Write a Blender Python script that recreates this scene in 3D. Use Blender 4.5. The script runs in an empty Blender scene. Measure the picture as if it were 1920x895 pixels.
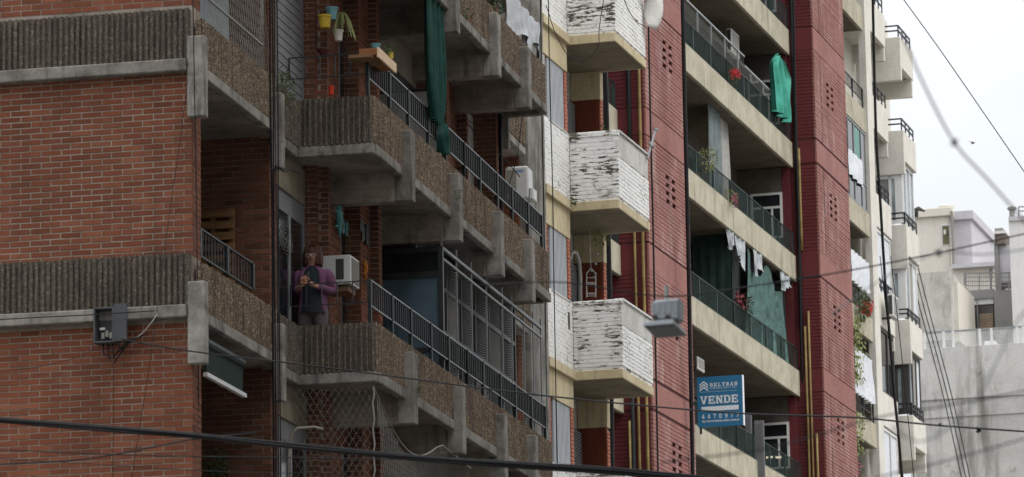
import bpy, math, random
from mathutils import Vector, Matrix
random.seed(7)
SC = bpy.context.scene
COL = SC.collection

# ------------------------------------------------------------------ camera model (measured from the photograph)
F, CX, CY = 7797.0, 960.0, 447.5
PITCH, ROLL = math.atan(1539 / F), 0.0172
cp, sp, cr, sr = math.cos(PITCH), math.sin(PITCH), math.cos(ROLL), math.sin(ROLL)
FW = Vector((0, cp, sp)); R0 = Vector((1, 0, 0)); U0 = Vector((0, -sp, cp))
RT = R0 * cr - U0 * sr; UP = U0 * cr + R0 * sr
EYE = Vector((0, 0, 1.6))

cam = bpy.data.objects.new('camera', bpy.data.cameras.new('camera'))
COL.objects.link(cam)
cam.matrix_world = Matrix(((RT.x, UP.x, -FW.x, EYE.x), (RT.y, UP.y, -FW.y, EYE.y), (RT.z, UP.z, -FW.z, EYE.z), (0, 0, 0, 1)))
cam.data.sensor_width = 36.0
cam.data.lens = F / 1920 * 36.0
cam.data.clip_start = 0.5; cam.data.clip_end = 3000
cam.data.dof.use_dof = True; cam.data.dof.focus_distance = 62.0; cam.data.dof.aperture_fstop = 5.6
SC.camera = cam

# ------------------------------------------------------------------ overcast sky, soft sun
world = bpy.data.worlds.new('World'); SC.world = world; world.use_nodes = True
nt = world.node_tree; nt.nodes.clear()
SUN_EL, SUN_AZ = math.radians(52), math.radians(120)      # azimuth from +Y towards +X
def wn(t, **k):
    n = nt.nodes.new(t)
    for a, b in k.items(): setattr(n, a, b)
    return n
sky = wn('ShaderNodeTexSky', sky_type='NISHITA'); sky.sun_disc = False
sky.sun_elevation = SUN_EL; sky.sun_rotation = SUN_AZ
hs = wn('ShaderNodeHueSaturation'); hs.inputs['Saturation'].default_value = 0.35
nt.links.new(sky.outputs[0], hs.inputs['Color'])
b1 = wn('ShaderNodeBackground'); b1.inputs[1].default_value = 0.05
nt.links.new(hs.outputs[0], b1.inputs[0])
tc = wn('ShaderNodeTexCoord'); sx = wn('ShaderNodeSeparateXYZ'); nt.links.new(tc.outputs['Generated'], sx.inputs[0])
mz = wn('ShaderNodeMath', operation='MAXIMUM'); nt.links.new(sx.outputs[2], mz.inputs[0]); mz.inputs[1].default_value = 0
gr = wn('ShaderNodeMath', operation='MULTIPLY_ADD'); nt.links.new(mz.outputs[0], gr.inputs[0]); gr.inputs[1].default_value = 1.70; gr.inputs[2].default_value = 0.28
cl = wn('ShaderNodeTexNoise'); cl.inputs['Scale'].default_value = 5.0; cl.inputs['Detail'].default_value = 5
mp = wn('ShaderNodeMapping'); mp.inputs['Scale'].default_value = (1, 1, 2.6)
nt.links.new(tc.outputs['Generated'], mp.inputs[0]); nt.links.new(mp.outputs[0], cl.inputs['Vector'])
cm = wn('ShaderNodeMapRange'); nt.links.new(cl.outputs[0], cm.inputs[0])
cm.inputs[1].default_value = 0.3; cm.inputs[2].default_value = 0.7; cm.inputs[3].default_value = 0.83; cm.inputs[4].default_value = 1.04
gm = wn('ShaderNodeMath', operation='MULTIPLY'); nt.links.new(gr.outputs[0], gm.inputs[0]); nt.links.new(cm.outputs[0], gm.inputs[1])
b2 = wn('ShaderNodeBackground'); b2.inputs[0].default_value = (0.965, 0.985, 1.0, 1)
nt.links.new(gm.outputs[0], b2.inputs[1])
ad = wn('ShaderNodeAddShader'); nt.links.new(b1.outputs[0], ad.inputs[0]); nt.links.new(b2.outputs[0], ad.inputs[1])
wo = wn('ShaderNodeOutputWorld'); nt.links.new(ad.outputs[0], wo.inputs[0])
sd = bpy.data.lights.new('sun', 'SUN'); sd.energy = 1.6; sd.angle = math.radians(35); sd.color = (1, 0.97, 0.93)
so = bpy.data.objects.new('sun', sd); COL.objects.link(so); so.location = (30, -20, 60)
sdir = Vector((math.sin(SUN_AZ) * math.cos(SUN_EL), math.cos(SUN_AZ) * math.cos(SUN_EL), math.sin(SUN_EL)))
so.rotation_euler = sdir.to_track_quat('Z', 'Y').to_euler()
SC.view_settings.view_transform = 'Standard'; SC.view_settings.look = 'None'
SC.view_settings.exposure = 0.25; SC.view_settings.gamma = 1.0
try: SC.view_settings.use_curve_mapping = False
except Exception: pass

# ------------------------------------------------------------------ frames: s along a facade, n out to the street, z up
def ray(x, y): return FW + RT * ((x - CX) / F) - UP * ((y - CY) / F)
def at(x, y, d): return EYE + ray(x, y) * d
class Frame:
    def __init__(s, th, x, y, depth):
        s.th = math.radians(th)
        s.d = Vector((math.sin(s.th), math.cos(s.th), 0)); s.nn = Vector((math.cos(s.th), -math.sin(s.th), 0))
        o = at(x, y, depth); s.o = Vector((o.x, o.y, 0))
    def w(s, a, n, z): return s.o + s.d * a + s.nn * n + Vector((0, 0, z))
    def onN(s, x, y, n):
        r = ray(x, y); t = ((s.o - EYE).dot(s.nn) + n) / r.dot(s.nn); p = EYE + r * t
        return (p - s.o).dot(s.d), p.z
    def onS(s, x, y, a):
        r = ray(x, y); t = ((s.o - EYE).dot(s.d) + a) / r.dot(s.d); p = EYE + r * t
        return (p - s.o).dot(s.nn), p.z
LB = Frame(11.962, 360.5, 400, 45.7)
WB = Frame(15.80, 1068, 300, 69.1)
RB = Frame(16.10, 1290, 300, 94.0)
class StepFrame(Frame):
    """frame whose s, n and z are given for 2.72 m storeys; the real storeys are a little taller"""
    K = 118.0 / 112.0
    def w(s, a, n, z): return Frame.w(s, a * s.K, n * s.K, 1.6 + (z - 1.6) * s.K)
    def onN(s, x, y, n): a, z = Frame.onN(s, x, y, n * s.K); return a / s.K, 1.6 + (z - 1.6) / s.K
    def onS(s, x, y, a): n, z = Frame.onS(s, x, y, a * s.K); return n / s.K, 1.6 + (z - 1.6) / s.K
BB = StepFrame(16.10, 1630, 300, 118.0)
class WorldFrame:
    d = Vector((1, 0, 0)); nn = Vector((0, 1, 0))
    def w(s, a, n, z): return Vector((a, n, z))
WF = WorldFrame()

# ------------------------------------------------------------------ mesh collector and object helpers
class MB:
    def __init__(s): s.v = []; s.f = []; s.sm = False
    def add(s, pts, faces):
        b = len(s.v); s.v += [tuple(p) for p in pts]; s.f += [tuple(b + i for i in f) for f in faces]
    def box(s, fr, s0, s1, n0, n1, z0, z1):
        p = [fr.w(a, b, c) for c in (z0, z1) for a, b in ((s0, n0), (s1, n0), (s1, n1), (s0, n1))]
        s.add(p, [(0, 1, 2, 3), (7, 6, 5, 4), (4, 5, 1, 0), (5, 6, 2, 1), (6, 7, 3, 2), (7, 4, 0, 3)]); return s
    def prism(s, fr, poly, z0, z1):
        n = len(poly)
        s.add([fr.w(a, b, z0) for a, b in poly] + [fr.w(a, b, z1) for a, b in poly],
              [tuple(range(n)), tuple(range(2 * n - 1, n - 1, -1))] + [(i + n, (i + 1) % n + n, (i + 1) % n, i) for i in range(n)]); return s
    def hexa(s, p): s.add(p, [(0, 1, 2, 3), (7, 6, 5, 4), (4, 5, 1, 0), (5, 6, 2, 1), (6, 7, 3, 2), (7, 4, 0, 3)]); return s
    def bar(s, a, b, w, h=None):
        a = Vector(a); b = Vector(b); d = (b - a)
        if d.length < 1e-6: return s
        d.normalize(); h = h or w
        u = d.cross(Vector((0, 0, 1)))
        if u.length < 1e-3: u = Vector((math.cos(0.24), -math.sin(0.24), 0))
        u.normalize(); v = u.cross(d)
        c = [(-1, -1), (1, -1), (1, 1), (-1, 1)]
        s.hexa([p + u * (i * w / 2) + v * (j * h / 2) for p in (a, b) for i, j in c]); return s
    def tube(s, pts, r, k=6, cap=True):
        pts = [Vector(p) for p in pts]; n = len(pts); rr = r if isinstance(r, (list, tuple)) else [r] * n
        base = len(s.v); ref = Vector((0.31, 0.2, 1)).normalized()
        for i, p in enumerate(pts):
            t = (pts[min(i + 1, n - 1)] - pts[max(i - 1, 0)]); t.normalize()
            u = t.cross(ref)
            if u.length < 0.05: u = t.cross(Vector((1, 0, 0)))
            u.normalize(); v = u.cross(t)
            for j in range(k):
                a = 2 * math.pi * j / k; s.v.append(tuple(p + (u * math.cos(a) + v * math.sin(a)) * rr[i]))
        for i in range(n - 1):
            for j in range(k):
                s.f.append((base + i * k + j, base + i * k + (j + 1) % k, base + (i + 1) * k + (j + 1) % k, base + (i + 1) * k + j))
        if cap: s.f.append(tuple(base + j for j in range(k))[::-1]); s.f.append(tuple(base + (n - 1) * k + j for j in range(k)))
        return s
    def lathe(s, c, prof, k=14, tilt=None):
        c = Vector(c); base = len(s.v); n = len(prof)
        for r, z in prof:
            for j in range(k):
                a = 2 * math.pi * j / k; p = Vector((r * math.cos(a), r * math.sin(a), z))
                if tilt: p = tilt @ p
                s.v.append(tuple(c + p))
        for i in range(n - 1):
            for j in range(k): s.f.append((base + i * k + j, base + i * k + (j + 1) % k, base + (i + 1) * k + (j + 1) % k, base + (i + 1) * k + j))
        s.f.append(tuple(base + j for j in range(k))[::-1]); s.f.append(tuple(base + (n - 1) * k + j for j in range(k))); return s
    def ball(s, c, r, k=10, m=7, sq=(1, 1, 1)):
        c = Vector(c); pr = []
        base = len(s.v)
        for i in range(1, m):
            ph = math.pi * i / m
            for j in range(k):
                a = 2 * math.pi * j / k
                s.v.append((c.x + r * sq[0] * math.sin(ph) * math.cos(a), c.y + r * sq[1] * math.sin(ph) * math.sin(a), c.z - r * sq[2] * math.cos(ph)))
        lo = len(s.v); s.v.append((c.x, c.y, c.z - r * sq[2])); s.v.append((c.x, c.y, c.z + r * sq[2]))
        for i in range(m - 2):
            for j in range(k): s.f.append((base + i * k + j, base + i * k + (j + 1) % k, base + (i + 1) * k + (j + 1) % k, base + (i + 1) * k + j))
        for j in range(k):
            s.f.append((lo, base + (j + 1) % k, base + j)); s.f.append((lo + 1, base + (m - 2) * k + j, base + (m - 2) * k + (j + 1) % k))
        return s
    def grid(s, rows):
        base = len(s.v); h = len(rows); w = len(rows[0])
        for r in rows: s.v += [tuple(p) for p in r]
        for i in range(h - 1):
            for j in range(w - 1): s.f.append((base + i * w + j, base + i * w + j + 1, base + (i + 1) * w + j + 1, base + (i + 1) * w + j))
        return s
    def leaf(s, p, d, l, w, up=None):
        p = Vector(p); d = Vector(d).normalized(); sd_ = d.cross(Vector((random.uniform(-1, 1), random.uniform(-1, 1), 1)))
        if sd_.length < 0.05: sd_ = Vector((1, 0, 0))
        sd_.normalize(); n = sd_.cross(d)
        s.add([p, p + d * l * .5 + sd_ * w / 2 + n * w * .15, p + d * l - n * l * .12, p + d * l * .5 - sd_ * w / 2 + n * w * .15], [(0, 1, 2, 3)]); return s
    def build(s, name, m, parent=None, kind=None, label=None, smooth=None, bevel=0, solid=0):
        base = WORLD.get(parent.name, Vector((0, 0, 0))) if parent else (s.base if hasattr(s, 'base') else Vector((0, 0, 0)))
        me = bpy.data.meshes.new(name); me.from_pydata([(x - base.x, y - base.y, z - base.z) for x, y, z in s.v], [], s.f)
        me.materials.append(m); me.update()
        if smooth or s.sm: me.polygons.foreach_set('use_smooth', [True] * len(me.polygons))
        o = bpy.data.objects.new(name, me); COL.objects.link(o)
        if parent: o.parent = parent
        else: o.location = base
        WORLD[o.name] = base
        if kind: o['kind'] = kind
        if label: o['label'] = label
        if bevel:
            bm_ = o.modifiers.new('bevel', 'BEVEL'); bm_.width = bevel; bm_.segments = 1; bm_.limit_method = 'ANGLE'
        if solid:
            sm_ = o.modifiers.new('solid', 'SOLIDIFY'); sm_.thickness = solid
        return o
WORLD = {}
def thing(name, label, cat, loc, group=None):
    o = bpy.data.objects.new(name, None); COL.objects.link(o); o.location = loc; WORLD[o.name] = Vector(loc)
    o['label'] = label; o['category'] = cat
    if group: o['group'] = group
    o.empty_display_size = 0.2
    return o
def tag(o, label, cat, group=None):
    o['label'] = label; o['category'] = cat
    if group: o['group'] = group
    return o
def single(mb, name, m, label, cat, base, group=None, **k):
    mb.base = Vector(base); return tag(mb.build(name, m, None, **k), label, cat, group)

# ------------------------------------------------------------------ materials
def lin(h):
    h = h.lstrip('#'); c = [int(h[i:i + 2], 16) / 255 for i in (0, 2, 4)]
    return tuple((x / 12.92 if x <= .04045 else ((x + .055) / 1.055) ** 2.4) for x in c) + (1,)
class NT:
    def __init__(s, name):
        s.m = bpy.data.materials.new(name); s.m.use_nodes = True; s.t = s.m.node_tree; s.t.nodes.clear()
        s.bs = s.n('ShaderNodeBsdfPrincipled'); s.out = s.n('ShaderNodeOutputMaterial'); s.l(s.bs.outputs[0], s.out.inputs[0])
        s.pos = s.n('ShaderNodeNewGeometry').outputs['Position']
    def n(s, t, **k):
        x = s.t.nodes.new(t)
        for a, b in k.items(): setattr(x, a, b)
        return x
    def l(s, a, b): s.t.links.new(a, b)
    def noise(s, scale, detail=4, rough=.6, vec=None, sc=(1, 1, 1)):
        x = s.n('ShaderNodeTexNoise'); x.inputs['Scale'].default_value = scale; x.inputs['Detail'].default_value = detail; x.inputs['Roughness'].default_value = rough
        m = s.n('ShaderNodeMapping'); m.inputs['Scale'].default_value = sc; s.l(vec or s.pos, m.inputs[0]); s.l(m.outputs[0], x.inputs['Vector'])
        return x.outputs[0]
    def ramp(s, v, lo, hi, a=0., b=1.):
        x = s.n('ShaderNodeMapRange'); x.interpolation_type = 'SMOOTHSTEP'
        x.inputs[1].default_value = lo; x.inputs[2].default_value = hi; x.inputs[3].default_value = a; x.inputs[4].default_value = b
        s.l(v, x.inputs[0]); return x.outputs[0]
    def mix(s, f, a, b, t='MIX'):
        x = s.n('ShaderNodeMix', data_type='RGBA', blend_type=t)
        for i, v in ((0, f), (6, a), (7, b)):
            if isinstance(v, (int, float)): x.inputs[i].default_value = v
            elif isinstance(v, tuple): x.inputs[i].default_value = v
            else: s.l(v, x.inputs[i])
        return x.outputs[2]
    def math(s, op, a, b=None):
        x = s.n('ShaderNodeMath', operation=op)
        for i, v in ((0, a), (1, b)):
            if v is None: continue
            if isinstance(v, (int, float)): x.inputs[i].default_value = v
            else: s.l(v, x.inputs[i])
        return x.outputs[0]
    def fin(s, col, rough=.85, bump=None, bs=.3, bd=.01, spec=.3, metal=0):
        if isinstance(col, tuple): s.bs.inputs['Base Color'].default_value = col
        else: s.l(col, s.bs.inputs['Base Color'])
        s.bs.inputs['Roughness'].default_value = rough; s.bs.inputs['Specular IOR Level'].default_value = spec; s.bs.inputs['Metallic'].default_value = metal
        if bump is not None:
            b = s.n('ShaderNodeBump'); b.inputs['Strength'].default_value = bs; b.inputs['Distance'].default_value = bd
            s.l(bump, b.inputs['Height']); s.l(b.outputs[0], s.bs.inputs['Normal'])
        return s.m
def scl(c, k): return tuple(min(1, x * k) for x in c[:3]) + (1,)
def m_plain(name, hexc, rough=.6, var=.18, scale=3, spec=.3, metal=0, bump=0.15):
    n = NT(name); c = lin(hexc); v = n.noise(scale, 5)
    col = n.mix(n.ramp(v, .3, .7), scl(c, 1 - var), scl(c, 1 + var))
    fine = n.noise(scale * 25, 3)
    return n.fin(col, rough, fine, bump, .003, spec, metal)
def m_conc(name, a, b, dirt='#3a3733', dk=.5, board=False, rough=.9, streak=1.0, blot=1.6, lo=.5, ss=5.5, bsz=7):
    n = NT(name); big = n.noise(blot, 6, .65); st = n.noise(ss, 6, .65, sc=(1, 1, .13)); fine = n.noise(40, 4, .7)
    col = n.mix(n.ramp(big, .35, .68), lin(a), lin(b))
    col = n.mix(n.math('MULTIPLY', n.ramp(st, lo, lo + .22), dk * streak), col, lin(dirt))
    bl = n.noise(bsz, 7, .72); col = n.mix(n.math('MULTIPLY', n.ramp(bl, .56, .72), dk * .9), col, lin(dirt))
    md = n.noise(14, 5, .75); col = n.mix(.4, col, n.mix(md, (.1, .1, .1, 1), (.9, .9, .9, 1)), 'OVERLAY')
    col = n.mix(.3, col, n.mix(fine, (.12, .12, .12, 1), (.95, .95, .95, 1)), 'OVERLAY')
    h = fine
    if board:
        sx_ = n.n('ShaderNodeSeparateXYZ'); n.l(n.pos, sx_.inputs[0])
        fr = n.math('FRACT', n.math('MULTIPLY', sx_.outputs[2], 9.0)); ln = n.ramp(fr, 0, .1)
        col = n.mix(n.math('MULTIPLY', n.math('SUBTRACT', 1.0, ln), .45), col, lin(dirt))
    return n.fin(col, rough, h, .35, .006)
def m_brick(name, cols, dirt='#2b211d', dk=.35):
    n = NT(name); oi = n.n('ShaderNodeObjectInfo').outputs['Random']; isl = n.n('ShaderNodeNewGeometry').outputs['Random Per Island']
    r = n.math('FRACT', n.math('ADD', oi, isl)); cr_ = n.n('ShaderNodeValToRGB'); cr_.color_ramp.interpolation = 'LINEAR'
    e = cr_.color_ramp.elements
    while len(e) < len(cols): e.new(.5)
    for i, c in enumerate(cols): e[i].position = i / (len(cols) - 1); e[i].color = lin(c)
    n.l(r, cr_.inputs[0]); st = n.noise(2.6, 6, .68, sc=(1, 1, .2)); fine = n.noise(55, 4, .7, sc=(1, 1, 3))
    col = n.mix(n.math('MULTIPLY', n.ramp(st, .48, .75), dk), cr_.outputs[0], lin(dirt))
    bg = n.noise(.7, 6, .7); col = n.mix(.55, col, n.mix(n.ramp(bg, .3, .7), (.3, .3, .3, 1), (.62, .62, .62, 1)), 'OVERLAY')
    ef = n.noise(1.7, 7, .75); col = n.mix(n.math('MULTIPLY', n.ramp(ef, .6, .75), .3), col, lin('#a69b90'))
    col = n.mix(.3, col, n.mix(fine, (.15, .15, .15, 1), (.9, .9, .9, 1)), 'OVERLAY')
    return n.fin(col, .88, fine, .5, .004)
def m_aggr(name, tint):
    n = NT(name); vo = n.n('ShaderNodeTexVoronoi'); vo.inputs['Scale'].default_value = 58
    n.l(n.pos, vo.inputs['Vector']); sx_ = n.n('ShaderNodeSeparateColor'); n.l(vo.outputs['Color'], sx_.inputs[0])
    cr_ = n.n('ShaderNodeValToRGB'); e = cr_.color_ramp.elements
    cs = tint; 
    while len(e) < len(cs): e.new(.5)
    for i, c in enumerate(cs): e[i].position = i / (len(cs) - 1); e[i].color = lin(c)
    n.l(sx_.outputs[0], cr_.inputs[0])
    st = n.noise(4, 5, .65, sc=(1, 1, .18)); col = n.mix(n.math('MULTIPLY', n.ramp(st, .45, .7), .55), cr_.outputs[0], lin('#3a3631'))
    mo = n.noise(1.4, 5); col = n.mix(n.math('MULTIPLY', n.ramp(mo, .5, .72), .35), col, lin('#2f2e29'))
    return n.fin(col, .92, n.math('SUBTRACT', 1.0, vo.outputs['Distance']), .9, .012)
def m_white(name, sc, thr, base='#ecebe8', under=('#4a443d', '#7a6f62'), green=0., hor=True, worn=1.):
    n = NT(name); c = lin(base); v = n.noise(2, 5); col = n.mix(n.ramp(v, .3, .7), scl(c, .93), scl(c, 1.03))
    st = n.noise(6, 5, .6, sc=(1, 1, .12)); col = n.mix(n.math('MULTIPLY', n.ramp(st, .55, .78), .28), col, lin('#8b857a'))
    fl = n.noise(sc, 6, .68, sc=(1, 1, 5.0) if hor else (1, 1, 1)); pa = n.noise(1.9, 4)
    f = n.ramp(n.math('ADD', n.math('MULTIPLY', fl, .8), n.math('MULTIPLY', pa, .38)), thr, thr + .045)
    uc = n.mix(n.noise(12, 3), lin(under[0]), lin(under[1]))
    col = n.mix(n.math('MULTIPLY', f, worn), col, uc)
    if green: 
        g = n.noise(3.1, 5); col = n.mix(n.math('MULTIPLY', n.ramp(g, .58, .7), green), col, lin('#6f6a4a'))
    return n.fin(col, .8, n.math('SUBTRACT', n.noise(30, 4), f), .4, .006)
M = {}
M['brick'] = m_brick('brick_red', ['#6b3d2a', '#7e4832', '#744330', '#834e38', '#6d402e', '#7a4631', '#87533c', '#724431'])
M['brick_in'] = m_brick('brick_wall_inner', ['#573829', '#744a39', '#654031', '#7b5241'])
M['mortar'] = m_conc('mortar', '#968b80', '#7f756a', dk=.35)
M['conc'] = m_conc('concrete', '#8d8982', '#625e58', '#2c2a26', dk=.75, blot=2.2, bsz=5)
M['conc_pier'] = m_conc('concrete_pier', '#97938c', '#6a6660', '#302d29', dk=.7, blot=2.6, bsz=5)
M['conc_beam'] = m_conc('concrete_beam', '#a0968b', '#766d63', '#2f2a25', dk=.6, board=True, blot=2)
M['soffit'] = m_conc('concrete_soffit', '#9a9086', '#766e65', '#38332d', dk=.5, board=False)
M['aggr'] = m_aggr('aggregate', ['#584b40', '#7a6a5a', '#68574a', '#8d7b6a', '#5d5045', '#735c49', '#a99a86', '#50483f'])
M['aggr_dark'] = m_aggr('aggregate_dark', ['#4f4840', '#5d554c', '#554d45', '#686056', '#564e46', '#5f574d', '#857a6b', '#504a43'])
M['white_flake'] = m_white('white_paint_flaking', 5.5, .625, under=('#37342f', '#6b645a'), green=.6)
M['white_wall'] = m_white('white_paint_brick', 8.0, .68)
M['white_top'] = m_white('white_paint_top', 6.0, .57, under=('#4b4840', '#857f70'), green=.6, hor=True)
M['plaster'] = m_conc('white_plaster', '#c9c7c2', '#b3b1ab', '#77736b', dk=.35)
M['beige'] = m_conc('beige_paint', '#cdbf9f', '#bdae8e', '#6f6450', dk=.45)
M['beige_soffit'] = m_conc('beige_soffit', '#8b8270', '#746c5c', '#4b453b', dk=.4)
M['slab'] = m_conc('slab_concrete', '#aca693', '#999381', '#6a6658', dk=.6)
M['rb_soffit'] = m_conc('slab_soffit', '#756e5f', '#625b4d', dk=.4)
def m_tower(name, a, b, c, dk):
    n = NT(name); big = n.noise(.55, 7, .7); st = n.noise(2.2, 6, .7, sc=(1, 1, .3)); row = n.noise(2.6, 3, .6, sc=(1, 1, 9))
    col = n.mix(n.ramp(big, .35, .68), lin(a), lin(b)); col = n.mix(n.math('MULTIPLY', n.ramp(st, .47, .66), .75), col, lin(c))
    col = n.mix(n.math('MULTIPLY', n.ramp(row, .42, .62), .35), col, lin(dk)); fine = n.noise(30, 4)
    return n.fin(col, .75, fine, .25, .004)
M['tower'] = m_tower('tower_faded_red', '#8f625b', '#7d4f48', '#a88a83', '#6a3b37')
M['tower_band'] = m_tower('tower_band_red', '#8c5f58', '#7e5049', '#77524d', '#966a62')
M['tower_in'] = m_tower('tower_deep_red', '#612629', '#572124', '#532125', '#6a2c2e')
M['joint'] = m_plain('dark_joint', '#4a2326', .9)
M['bb'] = m_conc('cream_concrete', '#cfcbc2', '#c3bfb6', '#8f8a81', dk=.3)
M['bb_side'] = M['bb']
M['far_white'] = m_conc('far_white_wall', '#d3d1cf', '#cbc9c7', '#a5a19b', dk=.2, blot=.5)
M['far_cream'] = m_conc('far_cream_wall', '#d2ccc2', '#cac4b9', '#a79f93', dk=.25, blot=.5)
M['far_lilac'] = m_plain('far_grey_wall', '#b9b6bb', .8, .06)
M['far_grey'] = m_plain('grey_paint', '#84827f', .8, .07, scale=1)
M['far_conc'] = m_conc('stained_wall', '#bfbdb9', '#a8a6a2', '#59564f', dk=.75, blot=.35, lo=.49, ss=1.1, bsz=1.3)
M['green_metal'] = m_plain('dark_green_metal', '#2e3d39', .5, .2)
M['black_green'] = m_plain('black_green_metal', '#1c2324', .5, .2)
M['dark_metal'] = m_plain('dark_metal', '#2c2e2f', .45, .2)
M['rail_top'] = m_plain('grey_rail', '#76797a', .4, .1, metal=.4)
M['white_metal'] = m_plain('white_metal', '#d4d4d2', .4, .05)
M['grey_metal'] = m_plain('grey_metal', '#8b8f90', .45, .1, metal=.2)
M['cable'] = m_plain('black_cable', '#17171a', .6, .2)
M['yellow'] = m_plain('yellow_pipe', '#857246', .6, .25)
M['wood'] = NT('wood').m
def m_wood(name, a, b):
    n = NT(name); v = n.noise(3, 5, .6, sc=(1, 1, 9)); col = n.mix(n.ramp(v, .3, .7), lin(a), lin(b)); return n.fin(col, .7, n.noise(20, 4, sc=(1, 1, 8)), .3, .004)
M['wood'] = m_wood('old_wood', '#6d5138', '#8a6848')
M['wood_new'] = m_wood('orange_wood', '#94603c', '#80502f')
M['wood_pale'] = m_wood('pale_wood', '#e3c8ab', '#d6b592')
def m_glass(name, hexc, rough=.08, spec=.6):
    n = NT(name); v = n.noise(.9, 3); c = lin(hexc); return n.fin(n.mix(n.ramp(v, .35, .65), scl(c, .6), scl(c, 1.3)), rough, None, spec=spec)
M['glass'] = m_glass('dark_glass', '#23272a')
M['glass_blue'] = m_glass('blue_grey_glass', '#4c5f6b', .18)
M['glass_pale'] = m_glass('pale_glass', '#8f989c', .12)
M['dark'] = m_plain('dark_interior', '#2a2725', .9)
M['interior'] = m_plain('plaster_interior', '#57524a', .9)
M['orange_tile'] = m_plain('orange_tile', '#7b402e', .7, .12)
M['orange_edge'] = m_plain('orange_brick_edge', '#b4715c', .8, .15)
M['shutter'] = m_plain('grey_shutter', '#b4b8bd', .5, .06)
M['shutter_dk'] = m_plain('roller_shutter', '#77777a', .55, .1)
M['ac_white'] = m_plain('ac_white', '#c9c9c6', .45, .05)
M['ac_dark'] = m_plain('ac_dark', '#3d3b39', .6, .1)
M['ac_grille'] = m_plain('ac_grille', '#8d8a83', .6, .2, scale=60)
M['leaf'] = m_plain('leaf_green', '#4a5c33', .6, .35, scale=20)
M['leaf_pale'] = m_plain('leaf_pale', '#8a8f5e', .6, .3, scale=20)
M['leaf_dark'] = m_plain('leaf_dark', '#2f4227', .6, .3, scale=20)
M['petal_red'] = m_plain('petal_red', '#c42f3a', .6, .15)
M['petal_pink'] = m_plain('petal_pink', '#d0568a', .6, .15)
def m_cloth(name, hexc, var=.15): return m_plain(name, hexc, .9, var, scale=6)
M['cl_green'] = m_cloth('green_cloth', '#183f39', .25)
M['cl_teal'] = m_cloth('teal_tarp', '#3f917f')
M['cl_sea'] = m_cloth('sea_green_cloth', '#455e59', .35)
M['cl_white'] = m_cloth('white_cloth', '#c9ccd1', .1)
M['cl_grey'] = m_cloth('grey_curtain', '#707a7a')
M['cl_blue'] = m_cloth('blue_cloth', '#2d55a8')
M['sign_blue'] = m_plain('sign_blue', '#2f6f96', .45, .04)
M['sign_white'] = m_plain('sign_white', '#dfe3e8', .5, .03)
M['lamp'] = m_plain('lamp_grey', '#8f9499', .4, .08, metal=.2)
M['lamp_dk'] = m_plain('lamp_lens', '#3c4040', .3, .1)
M['net'] = m_plain('net_cord', '#8e8c86', .7, .1)
M['net_dk'] = m_plain('net_wire', '#85857f', .6, .1)
# ------------------------------------------------------------------ shared builders
ROWH, BL, JT = 0.0674, 0.236, 0.0125
def brick_rects(a0, a1, z0, z1, shift=0.0, rowh=ROWH, bl=BL):
    out = []; k0 = math.ceil(z0 / rowh - .3); k1 = math.floor(z1 / rowh + .3)
    for k in range(k0, k1):
        zl, zh = max(k * rowh + JT / 2, z0), min((k + 1) * rowh - JT / 2, z1)
        if zh - zl < .012: continue
        off = (0.5 if k % 2 else 0) * bl + shift + (random.random() - .5) * .012
        j = math.floor((a0 - off) / bl)
        while True:
            lo = off + j * bl + JT / 2; hi = lo + bl - JT
            if lo >= a1: break
            l2, h2 = max(lo, a0), min(hi, a1)
            if h2 - l2 > .02: out.append((l2, h2, zl, zh, h2 - l2 > bl - JT - .002 and zh - zl > rowh - JT - .002))
            j += 1
    return out
def bricks_to(mb, fr, ax, c, a0, a1, z0, z1, shift=0., dep=.03, rowh=ROWH, bl=BL):
    for l, h, zl, zh, _ in brick_rects(a0, a1, z0, z1, shift, rowh, bl):
        j = random.uniform(-.003, .003)
        if ax == 'S': mb.box(fr, c + j, c + dep, l, h, zl, zh)
        else: mb.box(fr, l, h, c - dep, c + j, zl, zh)
def ribbed(mb, fr, path, z0, z1, pitch=.0665, amp=.042, thick=.09):
    for (a, b), (c, d) in zip(path, path[1:]):
        L = math.hypot(c - a, d - b); t = ((c - a) / L, (d - b) / L); nr = (-t[1], t[0]); N = max(1, round(L / pitch)); p = L / N
        prof = []
        for i in range(N):
            am = amp * random.uniform(.75, 1.15)
            for u, h in ((0.0, 0), (.30, .02), (.38, .75), (.62, 1), (.86, .8), (.95, .05)): prof.append((i * p + (u + random.uniform(-.03, .03)) * p, h * am))
        prof.append((L, 0)); nz = 9
        rows = []
        for k in range(nz):
            z = z0 + (z1 - z0) * k / (nz - 1); row = []
            for q, h in prof:
                hh = h + (random.uniform(-.0035, .0035) if 0 < k else 0); zz = z + (random.uniform(-.012, .004) if k == nz - 1 else 0)
                row.append(fr.w(a + t[0] * q + nr[0] * hh, b + t[1] * q + nr[1] * hh, zz))
            rows.append(row)
        rows.append([fr.w(a + t[0] * q - nr[0] * .03, b + t[1] * q - nr[1] * .03, z1 - .004) for q, h in prof])
        mb.grid(rows)
        i0, i1 = -.004, -thick
        mb.hexa([fr.w(a + t[0] * x + nr[0] * y, b + t[1] * x + nr[1] * y, z) for z in (z0, z1 - .012) for x, y in ((.0, i1), (L, i1), (L, i0), (0, i0))])
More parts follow.
